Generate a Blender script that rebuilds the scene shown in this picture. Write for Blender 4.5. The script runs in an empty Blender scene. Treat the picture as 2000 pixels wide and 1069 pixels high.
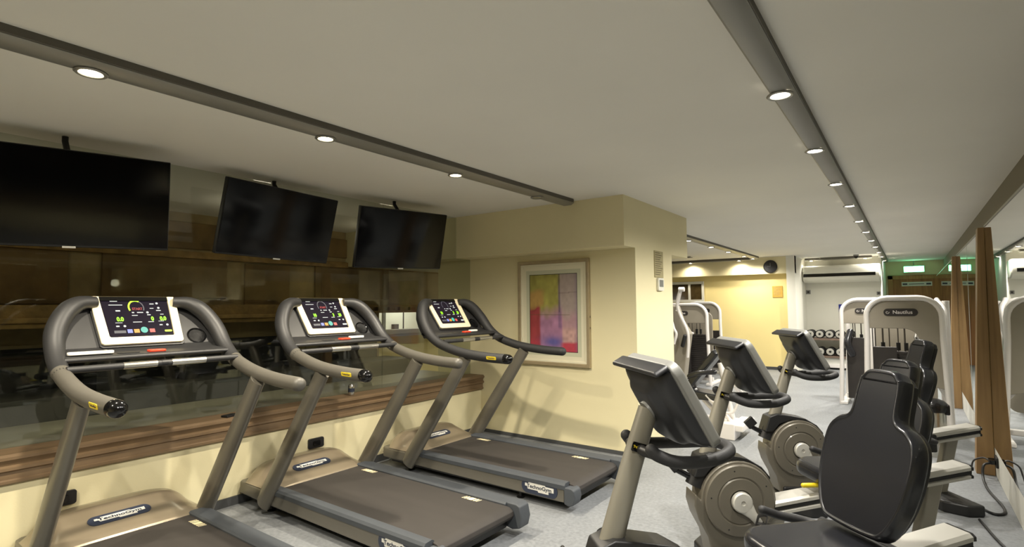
import bpy, math, random
import numpy as np
from mathutils import Vector, Matrix, Euler
random.seed(7)
SC = bpy.context.scene
COL = SC.collection
PI = math.pi

# ------------------------------------------------------------------ camera
cd = bpy.data.cameras.new('camera')
cd.sensor_width = 36.0
cd.lens = 36.0 * 1049.09 / 2000.0
cd.clip_start = 0.02
cd.clip_end = 100
cam = bpy.data.objects.new('camera', cd)
COL.objects.link(cam)
_R = ((0.8036273, 0.59509391, -0.00681203), (-0.04103027, 0.04398188, -0.99818942), (-0.59371684, 0.80245176, 0.0597619))
cam.matrix_world = Matrix(((_R[0][0], -_R[1][0], -_R[2][0], 0.0),
                           (_R[0][1], -_R[1][1], -_R[2][1], 0.0),
                           (_R[0][2], -_R[1][2], -_R[2][2], 1.4),
                           (0, 0, 0, 1)))
SC.camera = cam

# ------------------------------------------------------------------ world and exposure
w = bpy.data.worlds.new('World')
SC.world = w
w.use_nodes = True
w.node_tree.nodes['Background'].inputs[0].default_value = (0.9, 0.85, 0.7, 1)
w.node_tree.nodes['Background'].inputs[1].default_value = 0.02
SC.view_settings.view_transform = 'Standard'
SC.view_settings.look = 'None'
SC.view_settings.exposure = 0.40
SC.view_settings.gamma = 1.0
SC.view_settings.use_curve_mapping = False

WARM = (1.0, 0.90, 0.72)
NEUT = (1.0, 0.95, 0.86)
P_LEFT, P_RIGHT, P_FAR = 116.0, 112.0, 46.0


# ------------------------------------------------------------------ materials
def srgb(r, g, b):
    f = lambda c: (c / 255 / 12.92) if c / 255 <= 0.04045 else ((c / 255 + 0.055) / 1.055) ** 2.4
    return (f(r), f(g), f(b), 1.0)


MATS = {}


def mat(name, col, rough=0.5, metal=0.0, noise=0.0, scale=8.0, bump=0.0, bscale=60.0, coat=0.0, emit=None, estr=0.0, spec=0.5, stretch=None):
    m = bpy.data.materials.new(name)
    m.use_nodes = True
    nt = m.node_tree
    p = nt.nodes['Principled BSDF']
    p.inputs['Base Color'].default_value = col
    p.inputs['Roughness'].default_value = rough
    p.inputs['Metallic'].default_value = metal
    p.inputs['Specular IOR Level'].default_value = spec
    if coat:
        p.inputs['Coat Weight'].default_value = coat
        p.inputs['Coat Roughness'].default_value = 0.12
    if emit:
        p.inputs['Emission Color'].default_value = emit
        p.inputs['Emission Strength'].default_value = estr
    tc = None
    if noise or bump:
        tc = nt.nodes.new('ShaderNodeTexCoord')
        src = tc.outputs['Object']
        if stretch:
            mp = nt.nodes.new('ShaderNodeMapping')
            mp.inputs['Scale'].default_value = stretch
            nt.links.new(src, mp.inputs['Vector'])
            src = mp.outputs['Vector']
    if noise:
        n = nt.nodes.new('ShaderNodeTexNoise')
        n.inputs['Scale'].default_value = scale
        n.inputs['Detail'].default_value = 5
        nt.links.new(src, n.inputs['Vector'])
        r = nt.nodes.new('ShaderNodeValToRGB')
        a = [max(0, c * (1 - noise)) for c in col[:3]] + [1]
        b = [min(1, c * (1 + noise)) for c in col[:3]] + [1]
        r.color_ramp.elements[0].position = 0.32
        r.color_ramp.elements[1].position = 0.68
        r.color_ramp.elements[0].color = a
        r.color_ramp.elements[1].color = b
        nt.links.new(n.outputs['Fac'], r.inputs['Fac'])
        nt.links.new(r.outputs['Color'], p.inputs['Base Color'])
    if bump:
        n2 = nt.nodes.new('ShaderNodeTexNoise')
        n2.inputs['Scale'].default_value = bscale
        n2.inputs['Detail'].default_value = 3
        nt.links.new(src, n2.inputs['Vector'])
        bp = nt.nodes.new('ShaderNodeBump')
        bp.inputs['Strength'].default_value = bump
        bp.inputs['Distance'].default_value = 0.01
        nt.links.new(n2.outputs['Fac'], bp.inputs['Height'])
        nt.links.new(bp.outputs['Normal'], p.inputs['Normal'])
    MATS[name] = m
    return m


def floor_mat():
    m = mat('speckled_floor', srgb(140, 141, 140), 0.55, bump=0.08, bscale=120)
    nt = m.node_tree
    p = nt.nodes['Principled BSDF']
    tc = nt.nodes.new('ShaderNodeTexCoord')
    big = nt.nodes.new('ShaderNodeTexNoise'); big.inputs['Scale'].default_value = 1.6; big.inputs['Detail'].default_value = 6
    sm = nt.nodes.new('ShaderNodeTexNoise'); sm.inputs['Scale'].default_value = 42; sm.inputs['Detail'].default_value = 4
    vo = nt.nodes.new('ShaderNodeTexVoronoi'); vo.inputs['Scale'].default_value = 70
    for n in (big, sm, vo):
        nt.links.new(tc.outputs['Object'], n.inputs['Vector'])
    r1 = nt.nodes.new('ShaderNodeValToRGB')
    r1.color_ramp.elements[0].position = 0.3; r1.color_ramp.elements[0].color = srgb(104, 107, 110)
    r1.color_ramp.elements[1].position = 0.7; r1.color_ramp.elements[1].color = srgb(140, 143, 146)
    mixf = nt.nodes.new('ShaderNodeMath'); mixf.operation = 'MULTIPLY_ADD'
    mixf.inputs[1].default_value = 0.55
    nt.links.new(sm.outputs['Fac'], mixf.inputs[0])
    h = nt.nodes.new('ShaderNodeMath'); h.operation = 'MULTIPLY'; h.inputs[1].default_value = 0.45
    nt.links.new(big.outputs['Fac'], h.inputs[0])
    nt.links.new(h.outputs[0], mixf.inputs[2])
    nt.links.new(mixf.outputs[0], r1.inputs['Fac'])
    sp = nt.nodes.new('ShaderNodeValToRGB')
    sp.color_ramp.elements[0].position = 0.0; sp.color_ramp.elements[0].color = (0.55, 0.55, 0.56, 1)
    sp.color_ramp.elements[1].position = 0.22; sp.color_ramp.elements[1].color = (1, 1, 1, 1)
    nt.links.new(vo.outputs['Distance'], sp.inputs['Fac'])
    mx = nt.nodes.new('ShaderNodeMix'); mx.data_type = 'RGBA'; mx.blend_type = 'MULTIPLY'
    mx.inputs[0].default_value = 0.8
    nt.links.new(r1.outputs['Color'], mx.inputs[6]); nt.links.new(sp.outputs['Color'], mx.inputs[7])
    nt.links.new(mx.outputs[2], p.inputs['Base Color'])
    return m


def wood_mat(name, c1, c2, axis='Z', rough=0.45):
    m = mat(name, c1, rough)
    nt = m.node_tree
    p = nt.nodes['Principled BSDF']
    tc = nt.nodes.new('ShaderNodeTexCoord')
    mp = nt.nodes.new('ShaderNodeMapping')
    s = {'X': (1.2, 22, 22), 'Y': (22, 1.2, 22), 'Z': (22, 22, 1.2)}[axis]
    mp.inputs['Scale'].default_value = s
    n = nt.nodes.new('ShaderNodeTexNoise'); n.inputs['Scale'].default_value = 1.0; n.inputs['Detail'].default_value = 8
    n.inputs['Distortion'].default_value = 0.6
    r = nt.nodes.new('ShaderNodeValToRGB')
    r.color_ramp.elements[0].position = 0.3; r.color_ramp.elements[0].color = c2
    r.color_ramp.elements[1].position = 0.7; r.color_ramp.elements[1].color = c1
    nt.links.new(tc.outputs['Object'], mp.inputs['Vector']); nt.links.new(mp.outputs['Vector'], n.inputs['Vector'])
    nt.links.new(n.outputs['Fac'], r.inputs['Fac']); nt.links.new(r.outputs['Color'], p.inputs['Base Color'])
    return m


def glass_mat():
    m = bpy.data.materials.new('window_glass'); m.use_nodes = True
    nt = m.node_tree; nt.nodes.clear()
    out = nt.nodes.new('ShaderNodeOutputMaterial')
    tr = nt.nodes.new('ShaderNodeBsdfTransparent'); tr.inputs[0].default_value = (0.86, 0.88, 0.84, 1)
    gl = nt.nodes.new('ShaderNodeBsdfGlossy'); gl.inputs['Roughness'].default_value = 0.015
    lw = nt.nodes.new('ShaderNodeLayerWeight'); lw.inputs['Blend'].default_value = 0.35
    pw = nt.nodes.new('ShaderNodeMath'); pw.operation = 'MULTIPLY_ADD'; pw.inputs[1].default_value = 0.16; pw.inputs[2].default_value = 0.045
    mx = nt.nodes.new('ShaderNodeMixShader')
    nt.links.new(lw.outputs['Facing'], pw.inputs[0]); nt.links.new(pw.outputs[0], mx.inputs[0])
    nt.links.new(tr.outputs[0], mx.inputs[1]); nt.links.new(gl.outputs[0], mx.inputs[2]); nt.links.new(mx.outputs[0], out.inputs[0])
    MATS['window_glass'] = m
    return m


def vcol_mat(name, rough=0.5):
    m = mat(name, (1, 1, 1, 1), rough)
    nt = m.node_tree
    a = nt.nodes.new('ShaderNodeVertexColor'); a.layer_name = 'Col'
    nt.links.new(a.outputs['Color'], nt.nodes['Principled BSDF'].inputs['Base Color'])
    return m


def emis(name, col, s):
    return mat(name, (0.01, 0.01, 0.01, 1), 0.5, emit=col, estr=s)


M_floor = floor_mat()
M_ceil = mat('ceiling_paint', srgb(234, 231, 222), 0.9, noise=0.02, scale=1.2)
M_cream = mat('cream_paint', srgb(228, 218, 178), 0.75, noise=0.02, scale=2, bump=0.04, bscale=90)
M_yellow = mat('yellow_paint', srgb(238, 219, 152), 0.75, noise=0.02, scale=2)
M_white = mat('white_paint', srgb(226, 224, 212), 0.75, noise=0.015, scale=2)
M_basebd = mat('dark_skirting', srgb(70, 71, 72), 0.6)
M_skirt = mat('pale_skirting', srgb(205, 204, 196), 0.55, noise=0.04, scale=5)
M_trimwood = wood_mat('trim_wood', srgb(122, 100, 74), srgb(104, 84, 60), 'Y', 0.5)
M_wood = wood_mat('post_wood', srgb(152, 122, 80), srgb(122, 94, 60), 'Z', 0.45)
M_doorwood = wood_mat('door_wood', srgb(170, 118, 66), srgb(132, 88, 46), 'Z', 0.5)
M_doorframe = wood_mat('door_frame_wood', srgb(176, 132, 82), srgb(150, 108, 62), 'Z', 0.5)
M_stone = mat('tan_stone', srgb(156, 136, 98), 0.85, noise=0.28, scale=3.2, bump=0.3, bscale=14)
M_stone2 = mat('brown_stone', srgb(116, 93, 58), 0.85, noise=0.3, scale=4, bump=0.3, bscale=14)
M_cornice = mat('carved_stone', srgb(140, 112, 66), 0.85, noise=0.3, scale=9, bump=0.6, bscale=24)
M_ledge = mat('grey_ledge_stone', srgb(150, 145, 132), 0.35, noise=0.16, scale=2.5)
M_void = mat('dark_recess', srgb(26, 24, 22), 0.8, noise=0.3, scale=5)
M_darkgrey = mat('dark_bench', srgb(66, 64, 60), 0.7, noise=0.2, scale=4)
M_glass = glass_mat()
M_mirror = mat('mirror_silver', (0.70, 0.72, 0.70, 1), 0.012, 1.0)
M_alu = mat('aluminium_track', srgb(150, 148, 140), 0.42, 0.55, noise=0.04, scale=3)
M_trackdark = mat('track_side', srgb(92, 88, 78), 0.6)  # darker grey for shade on the track flanks; also colours the vent slats
M_tvblack = mat('tv_screen_glass', srgb(7, 7, 9), 0.09, spec=0.4)
M_tvframe = mat('tv_frame', srgb(16, 16, 17), 0.35)
M_silverlogo = mat('silver_badge', srgb(215, 213, 205), 0.3, 0.6)
M_tgrey = mat('treadmill_silver', srgb(108, 104, 94), 0.38, 0.35, noise=0.03, scale=6, coat=0.15)
M_tbeige = mat('champagne_shell', srgb(140, 128, 108), 0.32, 0.35, noise=0.03, scale=5, coat=0.4)
M_tdark = mat('console_charcoal', srgb(38, 38, 39), 0.48, noise=0.05, scale=20, bump=0.05, bscale=300)
M_rubber = mat('foam_grip', srgb(34, 34, 35), 0.62, noise=0.06, scale=16, bump=0.1, bscale=260)
M_gripgrey = mat('grey_grip', srgb(80, 77, 70), 0.5, noise=0.04, scale=12)
M_belt = mat('running_belt', srgb(50, 46, 43), 0.7, noise=0.14, scale=3, bump=0.12, bscale=420, stretch=(0.5, 3, 1))
M_footrail = mat('foot_rail_rubber', srgb(64, 68, 73), 0.62, noise=0.06, scale=8, bump=0.15, bscale=380)
M_black = mat('black_plastic', srgb(24, 24, 25), 0.45, noise=0.1, scale=10)
M_gloss = mat('gloss_black', srgb(12, 12, 13), 0.12)
M_bezel = mat('cream_bezel', srgb(228, 216, 184), 0.4, noise=0.02, scale=10)
M_screen = mat('screen_glass', srgb(10, 8, 14), 0.15, emit=srgb(34, 26, 40), estr=0.6)
M_green = emis('display_green', srgb(150, 255, 20), 1.5)
M_arc = emis('display_lime', srgb(190, 240, 40), 1.2)
M_red = emis('display_red', srgb(170, 50, 50), 0.9)
M_teal = emis('button_teal', srgb(70, 190, 170), 0.9)
M_blue = emis('button_blue', srgb(140, 150, 230), 0.9)
M_orange = emis('button_orange', srgb(250, 165, 50), 0.9)
M_pink = emis('button_red', srgb(230, 90, 80), 0.9)
M_wht = emis('display_white', srgb(220, 225, 215), 0.9)
M_greyem = emis('display_grey', srgb(90, 90, 96), 0.8)
M_key = mat('red_safety_key', srgb(226, 62, 34), 0.4)
M_remote = mat('pale_plastic', srgb(232, 230, 220), 0.4)
M_yel = mat('yellow_label', srgb(222, 196, 44), 0.5)
M_ylev = mat('yellow_lever', srgb(214, 190, 30), 0.45)
M_steel = mat('steel', srgb(190, 188, 180), 0.22, 0.9, noise=0.03, scale=6)
M_mark = mat('belt_print', srgb(236, 222, 180), 0.6)
M_badge = mat('badge_blue', srgb(44, 50, 66), 0.4)
M_badgew = mat('badge_pale', srgb(206, 204, 196), 0.4)
M_bsil = mat('bike_silver', srgb(134, 130, 118), 0.4, 0.35, noise=0.03, scale=6, coat=0.15)
M_bshell = mat('bike_shell', srgb(100, 95, 84), 0.42, 0.25, noise=0.03, scale=5, coat=0.2)
M_bcrank = mat('crank_alloy', srgb(196, 194, 186), 0.45, 0.4, noise=0.05, scale=20)
M_bconsole = mat('console_back', srgb(30, 31, 34), 0.42, noise=0.06, scale=8)
M_bcgrey = mat('console_rim', srgb(128, 128, 124), 0.42, 0.2)
M_rail = mat('rail_aluminium', srgb(186, 184, 176), 0.36, 0.3, noise=0.02, scale=4)
M_bleg = mat('rail_leg', srgb(134, 130, 120), 0.45, 0.3)
M_vinyl = mat('black_vinyl', srgb(28, 29, 33), 0.26, noise=0.08, scale=8, spec=0.6)
M_mwhite = mat('machine_white', srgb(226, 222, 218), 0.35, noise=0.015, scale=5)
M_mbeige = mat('machine_beige', srgb(148, 141, 127), 0.5, noise=0.04, scale=5)
M_stack = mat('weight_iron', srgb(44, 40, 38), 0.5, noise=0.1, scale=12)
M_rod = mat('guide_rod', srgb(84, 79, 72), 0.45, 0.3)
M_cable = mat('black_cable', srgb(18, 18, 18), 0.5)
M_paper = mat('notice_paper', srgb(170, 160, 120), 0.7, noise=0.05, scale=30)
M_ochre = mat('ochre_notice', srgb(204, 164, 70), 0.6, noise=0.1, scale=30)
M_ink = mat('printed_ink', srgb(96, 84, 58), 0.7)
M_bluesign = mat('blue_sign', srgb(30, 46, 140), 0.5)
M_frame = mat('champagne_frame', srgb(176, 160, 128), 0.35, 0.35, noise=0.05, scale=20)
M_mount = mat('mount_board', srgb(224, 218, 192), 0.7)
M_mount2 = mat('inner_mount', srgb(196, 196, 170), 0.7)
M_art = vcol_mat('painted_canvas', 0.45)
M_acwhite = mat('ac_white', srgb(224, 222, 208), 0.45)
M_dwood = mat('rack_brown', srgb(110, 92, 80), 0.6)
M_dgrey = mat('dumbbell_grey', srgb(186, 184, 176), 0.4, 0.3)
M_bag = mat('black_bag', srgb(20, 20, 22), 0.25, bump=0.6, bscale=30)
M_darkpane = mat('dark_pane', srgb(72, 60, 36), 0.12, noise=0.4, scale=5)


def lamp_emit(name, col, s):
    m = bpy.data.materials.new(name); m.use_nodes = True
    nt = m.node_tree; nt.nodes.clear()
    o = nt.nodes.new('ShaderNodeOutputMaterial'); e = nt.nodes.new('ShaderNodeEmission')
    e.inputs[0].default_value = (*col, 1); e.inputs[1].default_value = s
    nt.links.new(e.outputs[0], o.inputs[0])
    return m


M_lampw = lamp_emit('lamp_warm', (1.0, 0.86, 0.55), 22)
M_lampn = lamp_emit('lamp_neutral', (1.0, 0.93, 0.78), 22)
M_exit = lamp_emit('exit_green', (0.12, 1.0, 0.42), 9)
M_exitw = lamp_emit('exit_white', (0.6, 1.0, 0.7), 14)


# ------------------------------------------------------------------ mesh builder
def catmull(pts, n=6, closed=False):
    P = [Vector(p) for p in pts]
    out = []
    L = len(P)
    rng = range(L if closed else L - 1)
    for i in rng:
        p1, p2 = P[i], P[(i + 1) % L]
        p0 = P[i - 1] if (i > 0 or closed) else p1 * 2 - p2
        p3 = P[(i + 2) % L] if (i + 2 < L or closed) else p2 * 2 - p1
        for k in range(n):
            t = k / n
            out.append(0.5 * ((2 * p1) + (p2 - p0) * t + (2 * p0 - 5 * p1 + 4 * p2 - p3) * t * t + (3 * p1 - p0 - 3 * p2 + p3) * t ** 3))
    if not closed:
        out.append(P[-1])
    return out


def rrect(x0, z0, x1, z1, r, n=6):
    """rounded rectangle outline, counter clockwise"""
    pts = []
    rs = r if isinstance(r, (list, tuple)) else (r, r, r, r)
    for (cx, cz, a0, q) in ((x1, z0, -90, rs[0]), (x1, z1, 0, rs[1]), (x0, z1, 90, rs[2]), (x0, z0, 180, rs[3])):
        sx = -1 if cx == x1 else 1
        sz = -1 if cz == z1 else 1
        ox, oz = cx + sx * q, cz + sz * q
        if q < 1e-5:
            pts.append((cx, cz)); continue
        for k in range(n + 1):
            a = math.radians(a0 + 90 * k / n)
            pts.append((ox + q * math.cos(a), oz + q * math.sin(a)))
    return pts


class MB:
    def __init__(s):
        s.v = []; s.f = []

    def add(s, vs, fs, M=None):
        o = len(s.v)
        for p in vs:
            p = Vector(p)
            if M is not None:
                p = M @ p
            s.v.append(tuple(p))
        s.f += [tuple(i + o for i in f) for f in fs]
        return s

    def box(s, x0, y0, z0, x1, y1, z1, M=None):
        v = [(x0, y0, z0), (x1, y0, z0), (x1, y1, z0), (x0, y1, z0), (x0, y0, z1), (x1, y0, z1), (x1, y1, z1), (x0, y1, z1)]
        return s.add(v, [(3, 2, 1, 0), (4, 5, 6, 7), (0, 1, 5, 4), (1, 2, 6, 5), (2, 3, 7, 6), (3, 0, 4, 7)], M)

    def prism(s, poly, a, b, axis='y', M=None, inset=0.0):
        """extrude 2d outline: axis y -> outline in x,z ; axis z -> outline x,y ; axis x -> outline y,z"""
        n = len(poly)
        def mk(u, w, t):
            return {'y': (u, t, w), 'z': (u, w, t), 'x': (t, u, w)}[axis]
        cx = sum(p[0] for p in poly) / n; cy = sum(p[1] for p in poly) / n
        vs = [mk(u, w, a) for u, w in poly] + [mk(u, w, b) for u, w in poly]
        fs = [tuple(range(n))[::-1], tuple(range(n, 2 * n))] + [(i, (i + 1) % n, n + (i + 1) % n, n + i) for i in range(n)]
        return s.add(vs, fs, M)

    def ring(s, outer, inner, a, b, axis='y', M=None):
        """frame between two outlines with equal count"""
        n = len(outer)
        def mk(u, w, t):
            return {'y': (u, t, w), 'z': (u, w, t), 'x': (t, u, w)}[axis]
        vs = [mk(u, w, a) for u, w in outer] + [mk(u, w, a) for u, w in inner] + [mk(u, w, b) for u, w in outer] + [mk(u, w, b) for u, w in inner]
        fs = []
        for i in range(n):
            j = (i + 1) % n
            fs += [(i, n + i, n + j, j), (2 * n + i, 2 * n + j, 3 * n + j, 3 * n + i), (i, j, 2 * n + j, 2 * n + i), (n + i, 3 * n + i, 3 * n + j, n + j)]
        return s.add(vs, fs, M)

    def tube(s, path, r, n=14, ry=None, up=(0, 0, 1), closed=False, M=None, round_end=False):
        P = [Vector(p) for p in path]
        L = len(P)
        rr = r if isinstance(r, (list, tuple)) else [r] * L
        r2 = (ry if isinstance(ry, (list, tuple)) else [ry] * L) if ry is not None else rr
        up = Vector(up)
        vs = []
        prev = None
        secs = []
        for i in range(L):
            if closed:
                t = (P[(i + 1) % L] - P[i - 1]).normalized()
            elif i == 0:
                t = (P[1] - P[0]).normalized()
            elif i == L - 1:
                t = (P[-1] - P[-2]).normalized()
            else:
                t = (P[i + 1] - P[i - 1]).normalized()
            if ry is None:
                if prev is None:
                    a = Vector((0, 0, 1)) if abs(t.z) < 0.9 else Vector((1, 0, 0))
                    sd = t.cross(a).normalized()
                else:
                    sd = (prev - t * prev.dot(t)).normalized()
            else:
                sd = t.cross(up).normalized()
            prev = sd
            u2 = sd.cross(t).normalized()
            secs.append((P[i], sd, u2, rr[i], r2[i], t))
        if round_end and not closed:
            c, sd, u2, a, b, t = secs[0]
            pre = [(c - t * (a * math.sin(q)), sd, u2, a * math.cos(q), b * math.cos(q), t) for q in (1.45, 1.1, 0.7, 0.35)]
            c, sd, u2, a, b, t = secs[-1]
            post = [(c + t * (a * math.sin(q)), sd, u2, a * math.cos(q), b * math.cos(q), t) for q in (0.35, 0.7, 1.1, 1.45)]
            secs = pre + secs + post
        for c, sd, u2, a, b, t in secs:
            for k in range(n):
                q = 2 * PI * k / n
                vs.append(c + sd * (a * math.cos(q)) + u2 * (b * math.sin(q)))
        K = len(secs)
        fs = []
        for i in range(K if closed else K - 1):
            j = (i + 1) % K
            for k in range(n):
                k2 = (k + 1) % n
                fs.append((i * n + k, i * n + k2, j * n + k2, j * n + k))
        if not closed:
            fs.append(tuple(range(n))[::-1]); fs.append(tuple((K - 1) * n + k for k in range(n)))
        return s.add(vs, fs, M)

    def lathe(s, prof, n=24, M=None):
        """profile of (r, z), about z"""
        vs = []
        for r, z in prof:
            for k in range(n):
                q = 2 * PI * k / n
                vs.append((r * math.cos(q), r * math.sin(q), z))
        fs = []
        for i in range(len(prof) - 1):
            for k in range(n):
                k2 = (k + 1) % n
                fs.append((i * n + k, i * n + k2, (i + 1) * n + k2, (i + 1) * n + k))
        fs.append(tuple(range(n))[::-1]); fs.append(tuple((len(prof) - 1) * n + k for k in range(n)))
        return s.add(vs, fs, M)

    def cyl(s, c, r, h, axis='z', n=24, M=None):
        R = {'z': Matrix(), 'x': Matrix.Rotation(PI / 2, 4, 'Y'), 'y': Matrix.Rotation(-PI / 2, 4, 'X')}[axis]
        T = Matrix.Translation(c) @ R
        if M is not None:
            T = M @ T
        return s.lathe([(r, 0), (r, h)], n, T)

    def grid(s, fn, nu, nv, M=None):
        vs = [fn(i / nu, j / nv) for i in range(nu + 1) for j in range(nv + 1)]
        fs = [(i * (nv + 1) + j, (i + 1) * (nv + 1) + j, (i + 1) * (nv + 1) + j + 1, i * (nv + 1) + j + 1) for i in range(nu) for j in range(nv)]
        return s.add(vs, fs, M)

    def build(s, name, m, parent=None, loc=(0, 0, 0), rot=(0, 0, 0), bevel=0.0, seg=2, sharp=35, sub=0):
        me = bpy.data.meshes.new(name)
        me.from_pydata(s.v, [], s.f)
        me.validate(); me.update()
        import bmesh
        b = bmesh.new(); b.from_mesh(me)
        bmesh.ops.recalc_face_normals(b, faces=b.faces)
        b.to_mesh(me); b.free()
        for p in me.polygons:
            p.use_smooth = True
        me.set_sharp_from_angle(angle=math.radians(sharp))
        me.materials.append(m)
        o = bpy.data.objects.new(name, me)
        COL.objects.link(o)
        o.location = loc; o.rotation_euler = rot
        if parent is not None:
            o.parent = parent
        if bevel:
            md = o.modifiers.new('bevel', 'BEVEL'); md.width = bevel; md.segments = seg; md.limit_method = 'ANGLE'; md.angle_limit = math.radians(35)
            md.harden_normals = False
            for p in me.polygons:
                p.use_smooth = True
            me.set_sharp_from_angle(angle=math.radians(180))
            wn = o.modifiers.new('wn', 'WEIGHTED_NORMAL'); wn.keep_sharp = False
        if sub:
            md = o.modifiers.new('sub', 'SUBSURF'); md.levels = sub; md.render_levels = sub
        return o


def tag(o, label, cat, group=None, kind=None):
    if label: o['label'] = label
    if cat: o['category'] = cat
    if group: o['group'] = group
    if kind: o['kind'] = kind
    return o


def empty(name, loc=(0, 0, 0), rz=0.0, label=None, cat=None, group=None):
    o = bpy.data.objects.new(name, None)
    COL.objects.link(o)
    o.location = loc; o.rotation_euler = (0, 0, rz); o.empty_display_size = 0.1
    return tag(o, label, cat, group)


KIDS = {}


def copy_tree(o, parent=None):
    c = o.copy()
    COL.objects.link(c)
    c.parent = parent
    for ch in list(o.children):
        copy_tree(ch, c)
    return c


def struct(name, mb, m, bevel=0.0, label=None):
    o = mb.build(name, m, bevel=bevel)
    o['kind'] = 'structure'
    if label: o['label'] = label
    return o


def text(name, body, size, m, parent, M, extrude=0.0008, sx=1.0, bold=0.0):
    cu = bpy.data.curves.new(name, 'FONT')
    cu.body = body; cu.size = size; cu.extrude = extrude; cu.align_x = 'CENTER'; cu.align_y = 'CENTER'; cu.offset = bold
    t = bpy.data.objects.new(name + '_curve', cu)
    COL.objects.link(t)
    dg = bpy.context.evaluated_depsgraph_get(); dg.update()
    me = bpy.data.meshes.new_from_object(t.evaluated_get(dg))
    bpy.data.objects.remove(t); bpy.data.curves.remove(cu)
    me.transform(M @ Matrix.Diagonal((sx, 1, 1, 1)))
    me.materials.clear(); me.materials.append(m)
    me.name = name
    o = bpy.data.objects.new(name, me)
    COL.objects.link(o)
    if parent is not None: o.parent = parent
    return o


def frame_M(origin, xdir, ydir):
    x = Vector(xdir).normalized(); y = Vector(ydir); y = (y - x * y.dot(x)).normalized(); z = x.cross(y)
    M = Matrix((x, y, z)).transposed().to_4x4()
    M.translation = Vector(origin)
    return M


# ================================================================== SETTING
H = 2.40
XG = -3.93      # glass wall plane
XM = 0.66       # right wall plane
YB = -2.2
struct('floor', MB().box(-7.2, YB, -0.1, XM + 0.1, 16.1, 0), M_floor)
struct('ceiling', MB().box(-7.2, YB, H, XM + 0.1, 16.1, H + 0.1), M_ceil)
struct('wall_right', MB().box(XM, YB, 0, XM + 0.12, 16.1, H), mat('taupe_wall', srgb(122, 115, 98), .8))  # right wall is darker and browner than the cream walls
struct('wall_behind_camera', MB().box(-4.05, YB - 0.1, 0, XM + 0.1, YB, H), M_cream)
# low wall under the glass
struct('wall_left', MB().box(XG - 0.15, YB, 0, XG, 4.71, 0.60), M_cream)
struct('baseboard_left', MB().box(XG, YB, 0, XG + 0.014, 4.71, 0.06), M_basebd)
# pillar and beam
struct('wall_pillar', MB().box(-4.6, 4.71, 0, -2.05, 5.67, H), M_cream)
struct('baseboard_pillar', MB().box(XG + 0.014, 4.698, 0, -2.038, 4.71, 0.035).box(-2.05, 4.698, 0, -2.038, 5.68, 0.035), M_basebd)
struct('ceiling_beam', MB().box(-7.1, 4.47, 1.935, -2.0495, 6.18, H), M_cream)
# far rooms
struct('wall_far_left', MB().box(-7.2, 5.67, 0, -7.1, 12.6, H), M_yellow)
fw = MB()
fw.box(-7.2, 12.6, 0, -1.93, 12.75, H)
struct('wall_yellow', fw, M_yellow)
struct('trim_bulkhead', MB().box(-7.1, 12.44, 2.04, -1.90, 12.6, H), M_cream)
struct('baseboard_yellow', MB().box(-7.1, 12.585, 0, -1.93, 12.6, 0.06), M_basebd)
struct('wall_corner_post', MB().box(-2.06, 12.43, 0, -1.90, 13.8, H), M_white)
struct('wall_white', MB().box(-2.06, 13.8, 0, -0.46, 13.95, H), M_white)
struct('wall_return', MB().box(-0.56, 13.95, 0, -0.46, 16.0, H), M_white)
struct('wall_door', MB().box(-0.56, 16.0, 0, XM, 16.1, H), M_cream)
# sloped furring behind the mirrors
struct('wall_mirror_backing', MB().prism([(0.504, 0.235), (0.66, 0.235), (0.66, 2.02), (0.524, 2.02)], YB, 15.98, 'y'), M_cream)
struct('baseboard_right', MB().box(0.50, YB, 0, 0.66, 15.98, 0.235), M_skirt, bevel=0.004)
# wood trim below the glass
tp = [(XG - 0.15, 0.60), (XG - 0.15, 0.625), (XG + 0.035, 0.625), (XG + 0.05, 0.612), (XG + 0.05, 0.597), (XG + 0.036, 0.585), (XG + 0.03, 0.565), (XG + 0.045, 0.555),
      (XG + 0.045, 0.54), (XG + 0.028, 0.53), (XG + 0.028, 0.492), (XG + 0.036, 0.485), (XG + 0.036, 0.472), (XG + 0.016, 0.46), (XG, 0.455), (XG, 0.60)]
struct('trim_1', MB().prism(tp, YB, 4.709, 'y'), M_trimwood)
# glass panes with joints
for k, (a, b) in enumerate(((YB, -0.2), (-0.194, 2.05), (2.056, 3.42), (3.426, 4.70))):
    o = struct('window_%d' % (k + 1), MB().box(XG - 0.162, a, 0.625, XG - 0.15, b, 2.395), M_glass)

# ------------------------------------------------------------------ beyond the glass
struct('wall_beyond_glass', MB().box(-7.2, YB, 0, -7.1, 4.71, H), M_stone)
struct('ledge_stone', MB().box(-4.85, YB, 0.0, XG - 0.163, 4.70, 0.618), M_ledge, bevel=0.006)
bw = MB()
XW = -6.1
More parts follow.
